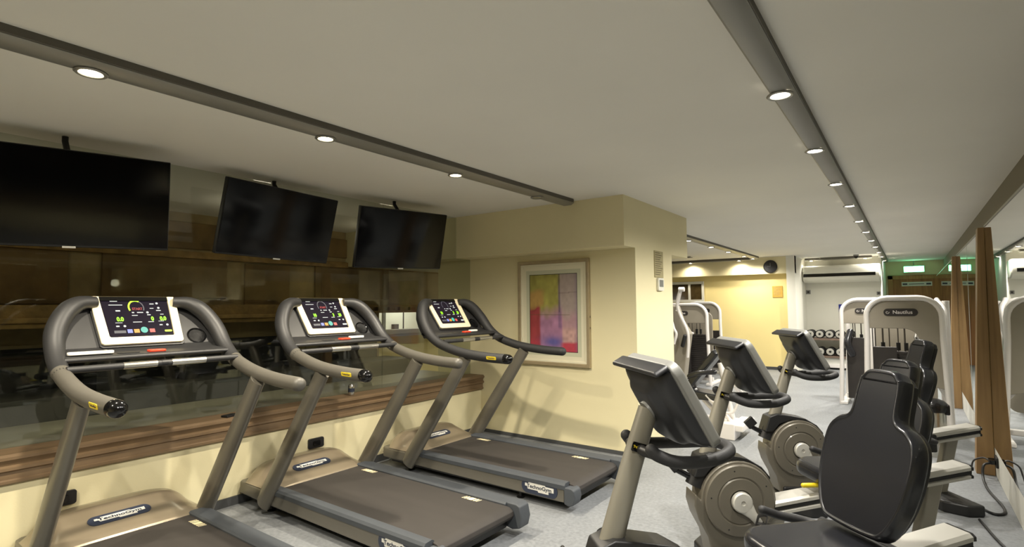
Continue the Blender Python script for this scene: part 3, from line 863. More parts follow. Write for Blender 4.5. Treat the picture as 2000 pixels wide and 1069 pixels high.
# ================================================================== PAINTING ON PILLAR
def painting():
    x0, x1, z0, z1 = -3.385, -2.525, 0.785, 1.865
    cx, cz = (x0 + x1) / 2, (z0 + z1) / 2
    r = empty('framed_painting', (cx, 4.709, cz), 0, 'framed colourful abstract painting hanging on the cream pillar', 'painting')
    w_, h_ = (x1 - x0) / 2, (z1 - z0) / 2
    def rc(k):
        return [(-w_ + k, -h_ + k), (w_ - k, -h_ + k), (w_ - k, h_ - k), (-w_ + k, h_ - k)]
    MB().ring(rc(0), rc(.035), -.035, 0, 'y').build('frame', M_frame, r, bevel=.006)
    MB().ring(rc(.035), rc(.055), -.026, 0, 'y').build('frame_lip', M_mount, r, bevel=.003)
    MB().ring(rc(.055), rc(.10), -.016, 0, 'y').build('mount_board', M_mount, r)
    MB().ring(rc(.10), rc(.142), -.014, 0, 'y').build('inner_mount', M_mount2, r)
    MB().ring(rc(.142), rc(.147), -.0135, 0, 'y').build('dark_fillet', M_black, r)
    iw, ih = w_ - .147, h_ - .147
    nu, nv = 70, 110
    mb = MB(); mb.grid(lambda u, v: (-iw + 2 * iw * u, -.012, -ih + 2 * ih * v), nu, nv)
    o = mb.build('artwork', M_art, r)
    me = o.data
    ca = me.color_attributes.new('Col', 'FLOAT_COLOR', 'POINT')
    rng = np.random.RandomState(5)
    def vn(seed, f):
        g = np.random.RandomState(seed).rand(f + 2, f + 2)
        def s(u, v):
            a, b = u * f, v * f
            i, j = int(a), int(b); x, y = a - i, b - j
            x = x * x * (3 - 2 * x); y = y * y * (3 - 2 * y)
            return (g[i, j] * (1 - x) + g[i + 1, j] * x) * (1 - y) + (g[i, j + 1] * (1 - x) + g[i + 1, j + 1] * x) * y
        return s
    n1, n2, n3 = vn(1, 5), vn(2, 11), vn(3, 24)
    C = lambda *a: np.array(srgb(*a)[:3])
    olive, grey, mauve, red, pink, blue, orange, crim, violet = C(158, 152, 52), C(166, 148, 140), C(168, 112, 150), C(158, 46, 52), C(196, 150, 140), C(92, 84, 160), C(190, 140, 60), C(190, 40, 66), C(110, 80, 130)
    sm = lambda e, w_, x: min(1, max(0, (x - e) / w_ + .5))
    for i, vtx in enumerate(me.vertices):
        u = (vtx.co.x + iw) / (2 * iw); v = (vtx.co.z + ih) / (2 * ih)
        j = (n1(u, v) - .5) * .12 + (n2(u, v) - .5) * .05
        c = olive * (0.8 + .4 * n2(u, v))
        c = c + (grey - c) * sm(.64, .03, u + j * .3)
        low = sm(.47, .16, 1 - v - .0 + j * 1.2 - .03)
        mv = mauve * (.85 + .35 * n2(v, u))
        if u > .7: mv = mauve * .5 + pink * .5
        c = c + (mv - c) * low * (1 if u < .72 else .8)
        # left red column and orange patch
        lr = (1 - sm(.22, .05, u + j * .3)) * sm(.40, .06, 1 - v + j)
        c = c + (red * (.85 + .4 * n2(u, v)) - c) * lr
        lo = (1 - sm(.30, .06, u + j)) * sm(.20, .06, 1 - v + j * .5) * (1 - sm(.40, .06, 1 - v + j))
        c = c + (orange - c) * lo * .75
        # dark vertical bar
        bar = sm(.61, .02, u) * (1 - sm(.70, .03, u + .06 * v)) * (1 - sm(.70, .03, 1 - v))
        c = c + (violet * .9 - c) * bar * (.35 + .4 * (1 - v))
        # blue patch low middle
        bl = math.exp(-((u - .5) / .22) ** 2 - ((v - .12) / .07) ** 2)
        c = c + (blue - c) * min(1, bl * 1.1)
        # pink patch and crimson corner
        pk = sm(.70, .05, u) * (1 - sm(.30, .05, v)) * sm(.1, .05, v)
        c = c + (pink * (.85 + .3 * n3(u, v)) - c) * pk * .8
        cr = (1 - sm(.09 + .03 * u, .03, v - j * .3)) * sm(.68, .08, u)
        c = c + (crim - c) * cr
        cl = (1 - sm(.14, .06, v)) * (1 - sm(.2, .08, u))
        c = c + (crim - c) * cl * .8
        for (a, b, cc, ln) in ((.475, .006, C(90, 84, 40), u < .85), (.755 + .03 * (u - .7), .005, C(110, 90, 90), u > .62)):
            if ln and abs(v - a) < b: c = c * .45 + cc * .55
        if abs(u - .635) < .008 and v > .5: c = c * .6
        if u > .9: c = c + (violet - c) * sm(.97, .08, u) * .5
        c = c * (.92 + .16 * n3(u, v))
        c = c * .82 + c.mean() * .18
        ca.data[i].color = (*[float(q) for q in c], 1)
    # glazing catches no light here; small clips along the right side of the frame
    MB().box(w_, -.02, -.05, w_ + .002, -.012, -.03).box(w_, -.02, -.16, w_ + .002, -.012, -.14).build('frame_clip', M_black, r)


painting()

# notice and thermostat on the pillar side (x = -2.05 plane)
n = empty('wall_notice', (-2.05, 5.28, 1.81), 0, 'tall printed notice on the side of the pillar', 'notice')
MB().box(0.0005, -.115, -.135, .008, .115, .135).build('board', M_paper, n, bevel=.001)
mk = MB()
for k in range(11):
    z = .115 - k * .022
    mk.box(.0082, -.10, z - .004, .009, -.10 + .2 * (.6 + .4 * ((k * 37) % 10) / 10), z + .002)
mk.build('printed_lines', M_ink, n)
t = empty('thermostat', (-2.05, 5.29, 1.60), 0, 'small pale thermostat mounted below the pillar notice', 'thermostat')
MB().prism(rrect(-.075, -.06, .075, .07, .02), 0.0005, .025, 'x').build('housing', M_acwhite, t, bevel=.004)
MB().box(.0252, -.05, -.02, .027, .05, .05).build('display_window', M_bcgrey, t)


def outlet(y, z, label):
    r = empty('wall_socket', (XG, y, z), 0, label, 'socket', 'black sockets under the glass')
    MB().prism(rrect(-.07, -.04, .07, .04, .015), 0.0005, .018, 'x').build('plate', M_black, r, bevel=.003)
    MB().prism(rrect(-.03, -.022, .03, .022, .01), .018, .03, 'x').build('plug', M_gloss, r, bevel=.003)


outlet(2.61, .30, 'black wall socket behind the middle treadmill')
outlet(0.98, .32, 'black wall socket behind the nearest treadmill')
cn = empty('drink_can', (XG - .045, 2.99, .6255), 0, 'small silver drink can standing on the wooden sill', 'can')
MB().lathe([(.022, 0), (.027, .006), (.028, .02), (.028, .075), (.026, .085), (.022, .092), (.021, .094), (.002, .092)], 24).build('can_body', M_steel, cn)
MB().tube([(0, 0, .03), (0, 0, .062)], .0286, 24).build('can_label', M_badge, cn)
MB().box(-.03, -.05, 0, .03, .05, .014).build('phone_case', M_black, None, (XG + .0, 1.92, .6255), (0, 0, .3), bevel=.004)
tag(bpy.data.objects['phone_case'], 'small flat black case lying on the wooden sill by the nearest treadmill', 'case')


# ================================================================== RECUMBENT BIKES
def make_bike():
    r = empty('recumbent_bike', (0, 0, 0), 0, 'x', 'exercise bike', 'recumbent bikes in a row by the mirrors')
    # local: x = s (front -> rear), y = v (away from camera), z
    def slab(name, s0):
        a, b = s0 - .10, s0 + .10
        pl = [(a, -.20), (a + .09, -.30), (b - .0, -.30), (b, .30), (a + .09, .30), (a, .20)]
        return MB().prism(pl, 0.0, .075, 'z').build(name, M_black, r, bevel=.014, seg=3)
    slab('front_foot', 0.02)
    slab('rear_foot', 1.04)
    MB().prism([(-.06, -.09), (.28, -.07), (.28, .07), (-.06, .09)], .06, .13, 'z').build('base_neck', M_black, r, bevel=.01)
    # housing body
    def outline(k=0.0):
        pts = []
        cx, cz, R = .065, .385, .198
        for a in range(-50, 181, 10):
            q = math.radians(a)
            pts.append((cx + (R + k) * math.cos(q), cz + (R + k) * math.sin(q)))
        pts += [(cx - R - .03, .42), (cx - R - .035, .36), (cx - R - .015, .29), (-.10, .20), (-.085, .13), (-.08, .09), (.20, .09), (.22, .15)]
        return pts
    hb = MB().prism(outline(), -.07, .07, 'y').build('flywheel_housing', M_bshell, r, bevel=.022, seg=4)
    for s in (-1, 1):
        M = Matrix.Translation((.065, s * .07, .385)) @ Matrix.Rotation(s * -PI / 2, 4, 'X') if s > 0 else Matrix.Translation((.065, -.07, .385)) @ Matrix.Rotation(PI / 2, 4, 'X')
        MB().lathe([(.185, 0), (.184, .012), (.178, .018), (.125, .024), (.118, .019), (.112, .024), (.06, .026), (.055, .018), (.01, .018)], 44, M).build('side_disc', M_bshell, hb)
        for q in range(5):
            a = q * 2 * PI / 5 + .5
            p = M @ Vector((.155 * math.cos(a), .155 * math.sin(a), .020))
            MB().lathe([(.004, 0), (.004, .002)], 10, M @ Matrix.Translation((.155 * math.cos(a), .155 * math.sin(a), .0195))).build('screw', M_black, hb)
    # black fairing on the top
    f = [(-.165, .50), (-.13, .605), (-.075, .625), (.02, .612), (.12, .592), (.20, .545), (.245, .49), (.235, .47), (.18, .53), (.10, .575), (.02, .582), (-.06, .555), (-.11, .50)]
    MB().prism(f, -.06, .06, 'y').build('top_fairing', M_black, r, bevel=.008)
    # transport lever
    lv = MB().box(-.035, -.012, -.02, .035, .012, .045, Matrix.Translation((-.235, -.0, .545)) @ Matrix.Rotation(-.7, 4, 'Y')).build('transport_lever', M_black, r, bevel=.005)
    MB().tube([(-.235, 0, .525), (-.17, 0, .49)], .016, 12).build('lever_arm', M_gloss, lv)
    # crank and pedals
    for s in (-1, 1):
        sg = 1 if s < 0 else -1
        a = Vector((.065, s * .105, .385)); b = a + Vector((.085 * sg, s * .008, -.105 * sg))
        c = MB()
        c.lathe([(.052, -.012), (.052, .008), (.046, .014), (.012, .016), (.011, .010), (.002, .010)], 28, Matrix.Translation(a) @ Matrix.Rotation(-s * PI / 2, 4, 'X'))
        c.tube([a + (b - a) * .2, a + (b - a) * .6, b], [.042, .024, .018], 14, ry=[.012, .011, .010], up=(0, 1, 0))
        cr = c.build('crank', M_bcrank, r)
        pd = MB().box(-.05, -.045, -.010, .05, .045, .012, Matrix.Translation(b + Vector((.015, s * .06, 0))) @ Matrix.Rotation(.15, 4, 'Y')).build('pedal', M_black, r, bevel=.006)
        MB().tube(catmull([b + Vector((-.03, s * .025, .01)), b + Vector((-.02, s * .035, .055)), b + Vector((.0, s * .07, .07)), b + Vector((-.02, s * .105, .05)), b + Vector((-.03, s * .11, .01))], 4), .010, 8, ry=.003, up=(1, 0, 0)).build('toe_strap', M_black, pd)
    # post
    ps = MB().tube([(-.115, 0, .50), (-.07, 0, .60), (.005, 0, .84), (.075, 0, 1.04)], [.033, .033, .031, .030], 20, ry=[.043, .042, .038, .035], up=(-1, 0, 0)).build('console_post', M_bsil, r)
    MB().tube([(-.135, 0, .44), (-.085, 0, .56)], [.048, .044], 18, ry=[.058, .052], up=(-1, 0, 0)).build('post_boot', M_black, r)
    pl = frame_M((.026, -.0325, .915), (.955, 0, -.295), (.295, 0, .955))
    MB().prism(rrect(-.028, -.016, .028, .016, .004), -.0015, .0025, 'z', pl).build('post_label', M_gloss, ps)
    text('post_lettering', 'TechnoGym', .012, M_yel, ps, pl @ Matrix.Translation((0, 0, .003)), bold=.0006, sx=.8)
    # console head: tilted plate, screen faces the rider (+x, up)
    top = Vector((.062, 0, 1.205)); bot = Vector((.215, 0, .935))
    up_ = (top - bot).normalized()
    Mh = frame_M((top + bot) / 2, (0, 1, 0), up_)      # u=+y v=up w= normal  (y x up_ ) 
    L2 = (top - bot).length / 2
    Wd = .19
    ou = rrect(-Wd, -L2, Wd, L2, (.03, .045, .045, .03), 5)
    sgn = 1 if (Mh.to_3x3() @ Vector((0, 0, 1))).x > 0 else -1
    def slab2(poly, a, b):
        lo, hi = sorted((a * sgn, b * sgn))
        return MB().prism(poly, lo, hi, 'z', Mh)
    hd = slab2(ou, -.002, .036).build('console_frame', M_bcgrey, r, bevel=.01, seg=3)
    slab2(rrect(-Wd + .03, -L2 + .03, Wd - .03, L2 - .04, .02, 4), .0362, .039).build('screen', M_gloss, hd)
    # dark back shell, deeper in the middle
    bk = MB()
    def bshell(u, v):
        a = (u * 2 - 1); b = (v * 2 - 1)
        d = .05 * max(0, 1 - abs(a) ** 4) ** .5 * max(0, 1 - abs(b) ** 6) ** .5
        ridge = .022 * max(0, 1 - (abs(a) / .55) ** 8) * (1 if b < .55 else max(0, 1 - (b - .55) / .25))
        return (a * (Wd - .012), b * (L2 - .012), -sgn * (.0 + d + ridge))
    bk.grid(bshell, 26, 30, Mh)
    bk.build('console_back', M_bconsole, r, sharp=50)
    slab2([(-Wd, L2 - .012), (Wd, L2 - .012), (Wd - .01, L2 + .006), (-Wd + .01, L2 + .006)], -.055, .0).build('console_visor', M_bconsole, hd, bevel=.008)
    MB().tube([(.07, 0, 1.03), (.13, 0, 1.07)], .036, 16).build('console_neck', M_bcgrey, r)
    # handlebar: a loop wrapping the post and closing toward the rider
    hp = catmull([(.035, -.105, .925), (.055, -.115, .908), (.12, -.13, .888), (.24, -.12, .885), (.335, -.07, .895), (.36, 0, .90), (.335, .07, .895), (.24, .12, .885), (.12, .13, .888), (.055, .115, .908), (.035, .105, .925)], 6)
    hb_ = MB().tube(hp, .0205, 16, round_end=True).build('handlebar', M_rubber, r)
    MB().tube([(.06, -.11, .905), (.03, -.06, .91), (.03, 0, .91), (.03, .06, .91), (.06, .11, .905)], .017, 12).build('handlebar_bracket', M_black, hb_)
    # seat rail
    def rz(s): return .40 + (s - .70) * .155
    rl = MB()
    pr = [(-.062, -.034), (-.062, -.020), (-.05, -.014), (-.05, .004), (-.064, .010), (-.064, .026), (-.05, .036), (.05, .036), (.064, .026), (.064, .010), (.05, .004), (.05, -.014), (.062, -.020), (.062, -.034)]
    n_ = len(pr)
    vs = [(.22, y, rz(.22) + z) for y, z in pr] + [(1.33, y, rz(1.33) + z) for y, z in pr]
    rl.add(vs, [tuple(range(n_)), tuple(range(n_, 2 * n_))] + [(i, (i + 1) % n_, n_ + (i + 1) % n_, n_ + i) for i in range(n_)])
    ra = rl.build('seat_rail', M_rail, r)
    vs = [(1.3302, y * .98, rz(1.33) + z * .96) for y, z in pr] + [(1.345, y * .98, rz(1.33) + z * .96) for y, z in pr]
    MB().add(vs, [tuple(range(n_)), tuple(range(n_, 2 * n_))] + [(i, (i + 1) % n_, n_ + (i + 1) % n_, n_ + i) for i in range(n_)]).build('rail_end_cap', M_black, ra)
    for sd in (-1, 1):
        gv = [(a, sd * q, rz(a) + z) for a in (.225, 1.325) for q, z in ((.046, -.013), (.056, -.013), (.056, .004), (.046, .004))]
        MB().add(gv, [(0, 1, 2, 3), (4, 5, 6, 7), (0, 1, 5, 4), (1, 2, 6, 5), (2, 3, 7, 6), (3, 0, 4, 7)]).build('groove_shade_strip', M_black, ra)  # black inset strip darkens the groove so it looks deeper
    MB().prism([(1.02, .03), (1.10, .03), (1.21, rz(1.21) - .036), (1.12, rz(1.12) - .036)], -.03, .03, 'y').build('rear_leg', M_bleg, r, bevel=.012)
    MB().prism([(.18, .10), (.27, .10), (.34, rz(.34) - .036), (.22, rz(.22) - .036)], -.04, .04, 'y').build('front_strut', M_bleg, r, bevel=.01)
    # carriage, cushion, backrest
    MB().box(.56, -.085, rz(.7) - .05, .96, .085, rz(.7) + .075).build('seat_carriage', M_black, r, bevel=.012)
    def cush(u, v):
        pass
    cz = rz(.7) + .072
    co = rrect(.39, -.175, .84, .175, (.06, .06, .11, .11), 6)
    MB().prism(co, cz - .025, cz + .055, 'z').build('seat_cushion', M_vinyl, r, bevel=.03, seg=5)
    # backrest in plane leaning back
    bb = Vector((.81, 0, .535)); tt = Vector((.99, 0, 1.115))
    Mb = frame_M(bb, (0, 1, 0), (tt - bb).normalized())
    sb = 1 if (Mb.to_3x3() @ Vector((0, 0, 1))).x > 0 else -1
    Hb = (tt - bb).length
    half = [(.08, 0), (.14, .02), (.182, .10), (.202, .20), (.205, .30), (.192, .36), (.155, .40), (.12, .415), (.104, .44), (.100, .52), (.094, .57), (.085, Hb - .030), (.066, Hb - .008), (.035, Hb)]
    pol = half + [(-a, b) for a, b in half[::-1]]
    pol = [(p.x, p.y) for p in catmull([(a, b, 0) for a, b in pol], 3, True)]
    n_ = len(pol)
    nrm = []
    for i in range(n_):
        x0_, y0_ = pol[i - 1]; x1_, y1_ = pol[(i + 1) % n_]
        L_ = math.hypot(x1_ - x0_, y1_ - y0_) or 1
        nrm.append(((y1_ - y0_) / L_, -(x1_ - x0_) / L_))
    ar = sum(pol[i][0] * pol[(i + 1) % n_][1] - pol[(i + 1) % n_][0] * pol[i][1] for i in range(n_))
    sg_ = 1 if ar > 0 else -1
    bm_ = MB()
    rings = [(.012, .0), (.003, .004), (0, .014), (0, .046), (.003, .058), (.008, .065), (.012, .068), (.016, .067), (.0185, .064), (.020, .063)]
    vs = []
    for ins, dp in rings:
        for (x_, y_), (nx, ny) in zip(pol, nrm):
            vs.append((x_ - nx * sg_ * ins, y_ - ny * sg_ * ins, -sb * dp))
    fs = [tuple(range(n_))]
    for k in range(len(rings) - 1):
        for i in range(n_):
            j = (i + 1) % n_
            fs.append((k * n_ + i, k * n_ + j, (k + 1) * n_ + j, (k + 1) * n_ + i))
    fs.append(tuple((len(rings) - 1) * n_ + i for i in range(n_)))
    bm_.add(vs, fs, Mb)
    bo = bm_.build('backrest', M_vinyl, r, sharp=70)
    bo.modifiers.new('wn', 'WEIGHTED_NORMAL')
    lo, hi = sorted((.0005 * sb, .022 * sb))
    MB().prism([(a * .93, .02 + b * .95) for a, b in pol], lo, hi, 'z', Mb).build('backrest_shell', M_black, bo, bevel=.006)
    MB().tube([(.80, -.19, .50), (.80, .19, .50)], .022, 14).tube([(.86, -.16, .47), (.86, .16, .47)], .018, 12).build('seat_hinge', M_black, r)
    # side grips and yellow lever
    MB().tube(catmull([(.82, -.20, .47), (.80, -.27, .47), (.68, -.285, .50), (.64, -.285, .515), (.60, -.285, .53)], 4), .017, 12, round_end=True).build('side_grip', M_rubber, r)
    MB().tube(catmull([(.82, .20, .47), (.80, .27, .47), (.68, .285, .50), (.64, .285, .515), (.60, .285, .53)], 4), .017, 12, round_end=True).build('side_grip', M_rubber, r)
    MB().tube([(.335, -.06, cz - .035), (.41, -.06, cz - .035)], .012, 12, round_end=True).build('release_lever', M_ylev, r)
    return r


bk = make_bike()
BK = [(-.80, 1.75, 47, .10, 0, 0, 'nearest recumbent bike, its large black seat back in the foreground'),
      (-.85, 3.0, 39, .08, 12, -.05, 'middle recumbent bike with its wheel housing fully in view'),
      (-.757, 4.28, 36, .055, -10, 0, 'farthest recumbent bike, its console in front of the dumbbell rack')]
for i, (x, y, BT, sl, sw, dz, lb) in enumerate(BK):
    o = bk if i == 0 else copy_tree(bk)
    o.location = (x, y, 0); o.rotation_euler = (0, 0, math.radians(BT)); o['label'] = lb
    for ch in o.children:
        if ch.name.split('.')[0] in ('seat_carriage', 'seat_cushion', 'backrest', 'seat_hinge', 'side_grip', 'release_lever'):
            P_ = Matrix.Translation((.90 + sl, 0, 0))
            ch.matrix_local = P_ @ Matrix.Rotation(math.radians(sw if ch.name.startswith('backrest') else 0), 4, 'Z') @ Matrix.Translation((-.90, 0, sl * .155 + dz * (ch.name.startswith('backrest'))))


# ================================================================== MIRRORS AND WOOD FINS
def mirror(y0, y1, label):
    r = empty('wall_mirror', (0.5, (y0 + y1) / 2, .235), 0, label, 'mirror', 'tall mirrors along the right wall')
    l_ = (y1 - y0) / 2
    MB().prism([(-.004, 0.002), (.016, 1.785), (.0225, 1.785), (.003, 0.002)], -l_, l_, 'y').build('mirror_glass', M_mirror, r, sharp=20)
    MB().prism([(.012, 1.7855), (.012, 1.80), (.15, 1.80), (.15, 1.7855)], -l_, l_, 'y').build('top_strip', M_alu, r)
    MB().prism([(-.006, 0.002), (.014, 1.785), (.02, 1.785), (.002, 0.002)], -l_ - .003, -l_ , 'y').build('edge_strip', M_skirt, r)


mirror(YB + .1, 5.86, 'tall leaning mirror nearest the camera at the right edge of the picture')
mirror(6.02, 7.62, 'narrow mirror panel just beyond the near wooden fin')
mirror(7.63, 9.28, 'mirror panel before the far wooden fin')
mirror(9.44, 15.9, 'mirror panel reflecting the green exit sign near the door')


def fin(y, label):
    r = MB()
    r.prism([(0.0, 0.0), (.119, 0.0), (.119, .30), (.138, 2.02), (.095, 2.02)], -.07, .07, 'y')
    o = r.build('wooden_fin', M_wood, None, (.378, y, 0), bevel=.004)
    tag(o, label, 'wooden post', 'wooden fins between the mirrors')


fin(5.94, 'near tall wooden fin between two mirrors, beside the bike rails')
fin(9.36, 'far tall wooden fin between two mirrors, close to the weight machine')

sk = empty('skirting_socket', (.4995, 5.72, .15), 0, 'black socket with plugs on the pale skirting near the wooden fin', 'socket')
MB().prism(rrect(-.07, -.04, .07, .04, .01), -.014, -.0005, 'x').build('plate', M_black, sk, bevel=.002)
MB().box(-.055, -.045, -.02, -.014, -.01, .015).box(-.055, .015, -.02, -.014, .05, .015).build('plug', M_gloss, sk, bevel=.005)
def cable(pts, r, label):
    o = MB().tube(catmull(pts, 6), r, 8).build('power_cable', M_cable, None)
    tag(o, label, 'cable', 'power cables on the floor')
cable([(.455, 5.69, .14), (.41, 5.66, .12), (.40, 5.60, .03), (.41, 5.35, .009), (.45, 5.0, .009), (.44, 4.84, .009), (.38, 4.80, .009), (.30, 4.95, .009)], .009, 'thick black cable running from the skirting socket to the farthest bike')
cable([(.455, 5.76, .14), (.42, 5.80, .15), (.36, 5.79, .12), (.34, 5.76, .05), (.33, 5.72, .008), (.30, 5.70, .008)], .006, 'thin black cable looping at the wooden fin')
cable([(.30, 4.62, .008), (.35, 4.3, .008), (.42, 3.95, .008), (.43, 3.6, .008), (.40, 3.2, .008)], .008, 'black cable trailing along the floor below the near mirror')


# ================================================================== WEIGHT MACHINES
def hoop_path(w_, h, flare, r):
    pts = [(-w_ - flare, 0, 0), (-w_ - flare * .45, 0, h * .35), (-w_, 0, h * .7)]
    for k in range(7):
        a = PI - k * PI / 12
        pts.append((-w_ + r + r * math.cos(a), 0, h - r + r * math.sin(a)))
    for k in range(7):
        a = PI / 2 - k * PI / 12
        pts.append((w_ - r + r * math.cos(a), 0, h - r + r * math.sin(a)))
    pts += [(w_, 0, h * .7), (w_ + flare * .45, 0, h * .35), (w_ + flare, 0, 0)]
    return pts


def stack_machine(x0, x1, y, h, label, full=True, seed=0, depth=.75, arm=None, letter=True, rz=0.0, rear=True, flip=False):
    cx = (x0 + x1) / 2
    w_ = (x1 - x0) / 2
    r = empty('weight_machine', (cx, y, 0), rz, label, 'weight machine', 'white framed weight machines')
    hp = hoop_path(w_, h, .035, .20)
    MB().tube(hp, .028, 14, ry=.038, up=(0, 1, 0)).build('front_hoop', M_mwhite, r)
    hp2 = [(p[0] * .96, depth, p[2] * .99) for p in hp]
    if rear:
        MB().tube(hp2, .026, 12).build('rear_hoop', M_mwhite, r)
    MB().box(-w_ - .05, -.04, 0, -w_ + .04, depth + .05, .045).build('floor_skid', M_mwhite, r, bevel=.01)
    MB().box(w_ - .04, -.04, 0, w_ + .05, depth + .05, .045).build('floor_skid', M_mwhite, r, bevel=.01)
    MB().box(-w_, depth * .5 - .03, .05, w_, depth * .5 + .03, .11).build('cross_brace', M_mwhite, r, bevel=.01)
    # shroud
    iw = w_ - .022
    ht = h - .03
    sh = MB()
    rr = .17
    band = .30
    outer = [(-iw, ht - band)]
    if full:
        # top band and broad right side with an arched opening at the left
        arch = []
        ox = -iw + .50 * (2 * iw)
        for k in range(9):
            a = PI / 2 - k * PI / 16
            arch.append((ox - .0 + .13 * math.cos(a) + .0, ht - band - .13 + .13 * math.sin(a)))
        poly = [(-iw, ht - band)] + arch + [(ox + .13, .55), (iw + .015, .50), (iw, ht - rr)]
    else:
        poly = [(-iw, ht - band), (iw, ht - band), (iw, ht - rr)]
    for k in range(1, 8):
        a = k * PI / 14
        poly.append((iw - rr + rr * math.cos(a), ht - rr + rr * math.sin(a)))
    for k in range(0, 8):
        a = PI / 2 + k * PI / 14
        poly.append((-iw + rr + rr * math.cos(a), ht - rr + rr * math.sin(a)))
    if flip:
        poly = [(-a, b) for a, b in poly[::-1]]
    so = sh.prism(poly, .0, .05, 'y').build('shroud', M_mbeige, r, bevel=.008)
    if letter:
        lx = -.02 if full else 0
        lw = min(.15, iw * .55)
        MB().prism(rrect(lx - lw, ht - .165, lx + lw, ht - .085, .038, 6), -.008, -.0005, 'y').build('name_plate', M_stack, so, bevel=.003)
        Mt = frame_M((lx + lw * .12, -.0095, ht - .125), (1, 0, 0), (0, 0, 1))
        text('name_lettering', 'Nautilus', .052 * lw / .15, M_mwhite, so, Mt, bold=.0006, sx=1.0)
        # spiral shell emblem beside the name
        sp = [(lx - lw * .78 + (.004 + .0022 * q) * math.cos(q), -.0095, ht - .125 + (.004 + .0022 * q) * math.sin(q)) for q in [i * .5 for i in range(14)]]
        MB().tube(sp, .0022, 6).build('shell_emblem', M_mwhite, so)
    if full:
        MB().prism(rrect(-iw + .03, .25, iw - .03, ht - .12, .1), depth * .8, depth * .8 + .03, 'y').build('rear_panel', M_mbeige, r)
    # weight stack
    st = empty('', (0, 0, 0)) if False else None
    sx0, sx1 = (-iw + .02, -iw + .02 + min(.50, iw * 1.25)) if full else (-iw + .02, iw - .02)
    zt = .30 + .42
    if flip:
        sx0, sx1 = -sx1, -sx0
    stk = MB()
    nz = 22
    for k in range(nz):
        z = .12 + k * .034
        stk.box(sx0 + .02, .16, z, sx1 - .02, .30, z + .031)
    stk.build('weight_stack', M_stack, r, bevel=.002)
    MB().box(sx0, .06, .08, sx0 + .22, .10, .92).build('stack_guard', M_stack, r, bevel=.006)
    mid = (sx0 + sx1) / 2
    for dx in (-.10, -.04, .04, .10):
        MB().tube([(mid + dx, .23, .6), (mid + dx, .23, ht - .05)], .009 if abs(dx) > .05 else .006, 10).build('guide_rod', M_rod, r)
    for dx in (-.10, .04, .11):
        MB().tube([(mid + dx, .23, .875), (mid + dx, .23, .96)], .02, 12).build('rod_collar', M_black, r)
    for dx in (-.19, -.165):
        MB().tube([(mid + dx, .12, .7), (mid + dx, .12, ht - .1)], .005, 8).build('pulley_cable', M_cable, r)
    return r


m1 = stack_machine(-.40, .26, 7.15, 1.455, 'white weight machine with a beige shroud and dark name plate behind the bikes', True)
MB().tube([(.37, .36, 0), (.375, .32, .9), (.375, .30, 1.42)], .034, 14).build('rear_post', M_mwhite, m1)
MB().tube(catmull([(.30, .32, 1.44), (.36, .1, 1.25), (.27, .05, .62), (.36, .3, .35), (.33, .6, .1)], 6), .022, 10).build('press_arm', M_mwhite, m1)
MB().lathe([(.002, -.05), (.035, -.045), (.05, 0), (.035, .045), (.002, .05)], 20, Matrix.Translation((.13, .35, 1.02))).build('round_knob', M_steel, m1)
m2 = stack_machine(-.79, -.16, 8.85, 1.45, 'white weight machine half hidden behind the named one', False)
MB().tube(catmull([(-.22, .05, 1.0), (-.25, -.02, .85), (-.2, -.02, .7)], 5), .045, 12, round_end=True).build('knee_pad', M_vinyl, m2)
m3 = stack_machine(-3.75, -2.84, 9.5, 1.40, 'weight machine with white hoop and beige shroud beside the pillar', True, depth=.6, rear=False, flip=True)
MB().tube(catmull([(-.2, -.25, 1.0), (.1, -.30, .98), (.30, -.25, .90)], 5), .02, 10).build('curved_bar', M_mwhite, m3)
MB().tube(catmull([(-.3, -.35, .95), (-.1, -.40, .90), (.0, -.40, .78)], 5), .02, 10).build('curved_bar', M_mwhite, m3)
m4 = stack_machine(-3.75, -3.06, 11.1, 1.43, 'rear weight machine with thin cables against the yellow wall', False, depth=.5, rear=False)

# pec machine with curved arms between pillar and the weight machine
pm_ = empty('chest_machine', (-2.86, 8.2, 0), 0, 'grey chest machine with curved white arms partly behind the pillar', 'chest machine')
MB().prism([(-.30, .10), (.02, .10), (.10, .7), (.14, .95), (.02, 1.15), (-.05, 1.38), (-.30, 1.40)], 0.0, .18, 'y').build('shroud', M_mbeige, pm_, bevel=.02)
MB().tube(catmull([(.03, -.05, 1.62), (-.02, -.05, 1.42), (.02, -.05, 1.25), (.12, -.05, 1.02), (.14, -.05, .85), (.12, -.05, .6)], 6), .022, 12).build('swing_arm', M_mwhite, pm_)
MB().tube(catmull([(-.12, -.12, 1.3), (-.06, -.12, 1.05), (-.02, -.12, .95), (-.06, -.12, .8)], 6), .022, 12).build('swing_arm', M_mwhite, pm_)
MB().tube([(.10, -.08, .92), (.06, -.08, .78)], .03, 12, round_end=True).build('arm_pad', M_black, pm_)
MB().cyl((.03, -.09, 1.63), .035, .08, 'x', 16).tube([(.05, -.05, 1.62), (-.05, 0, 1.3)], .016, 10).build('pivot', M_mwhite, pm_)
MB().box(-.30, -.05, 0, .12, .35, .06).build('base', M_mwhite, pm_, bevel=.01)
MB().tube([(0, .05, .05), (0, .05, .32)], .03, 12).tube([(-.12, .05, .05), (-.12, .05, .32)], .03, 12).build('seat_post', M_steel, pm_)

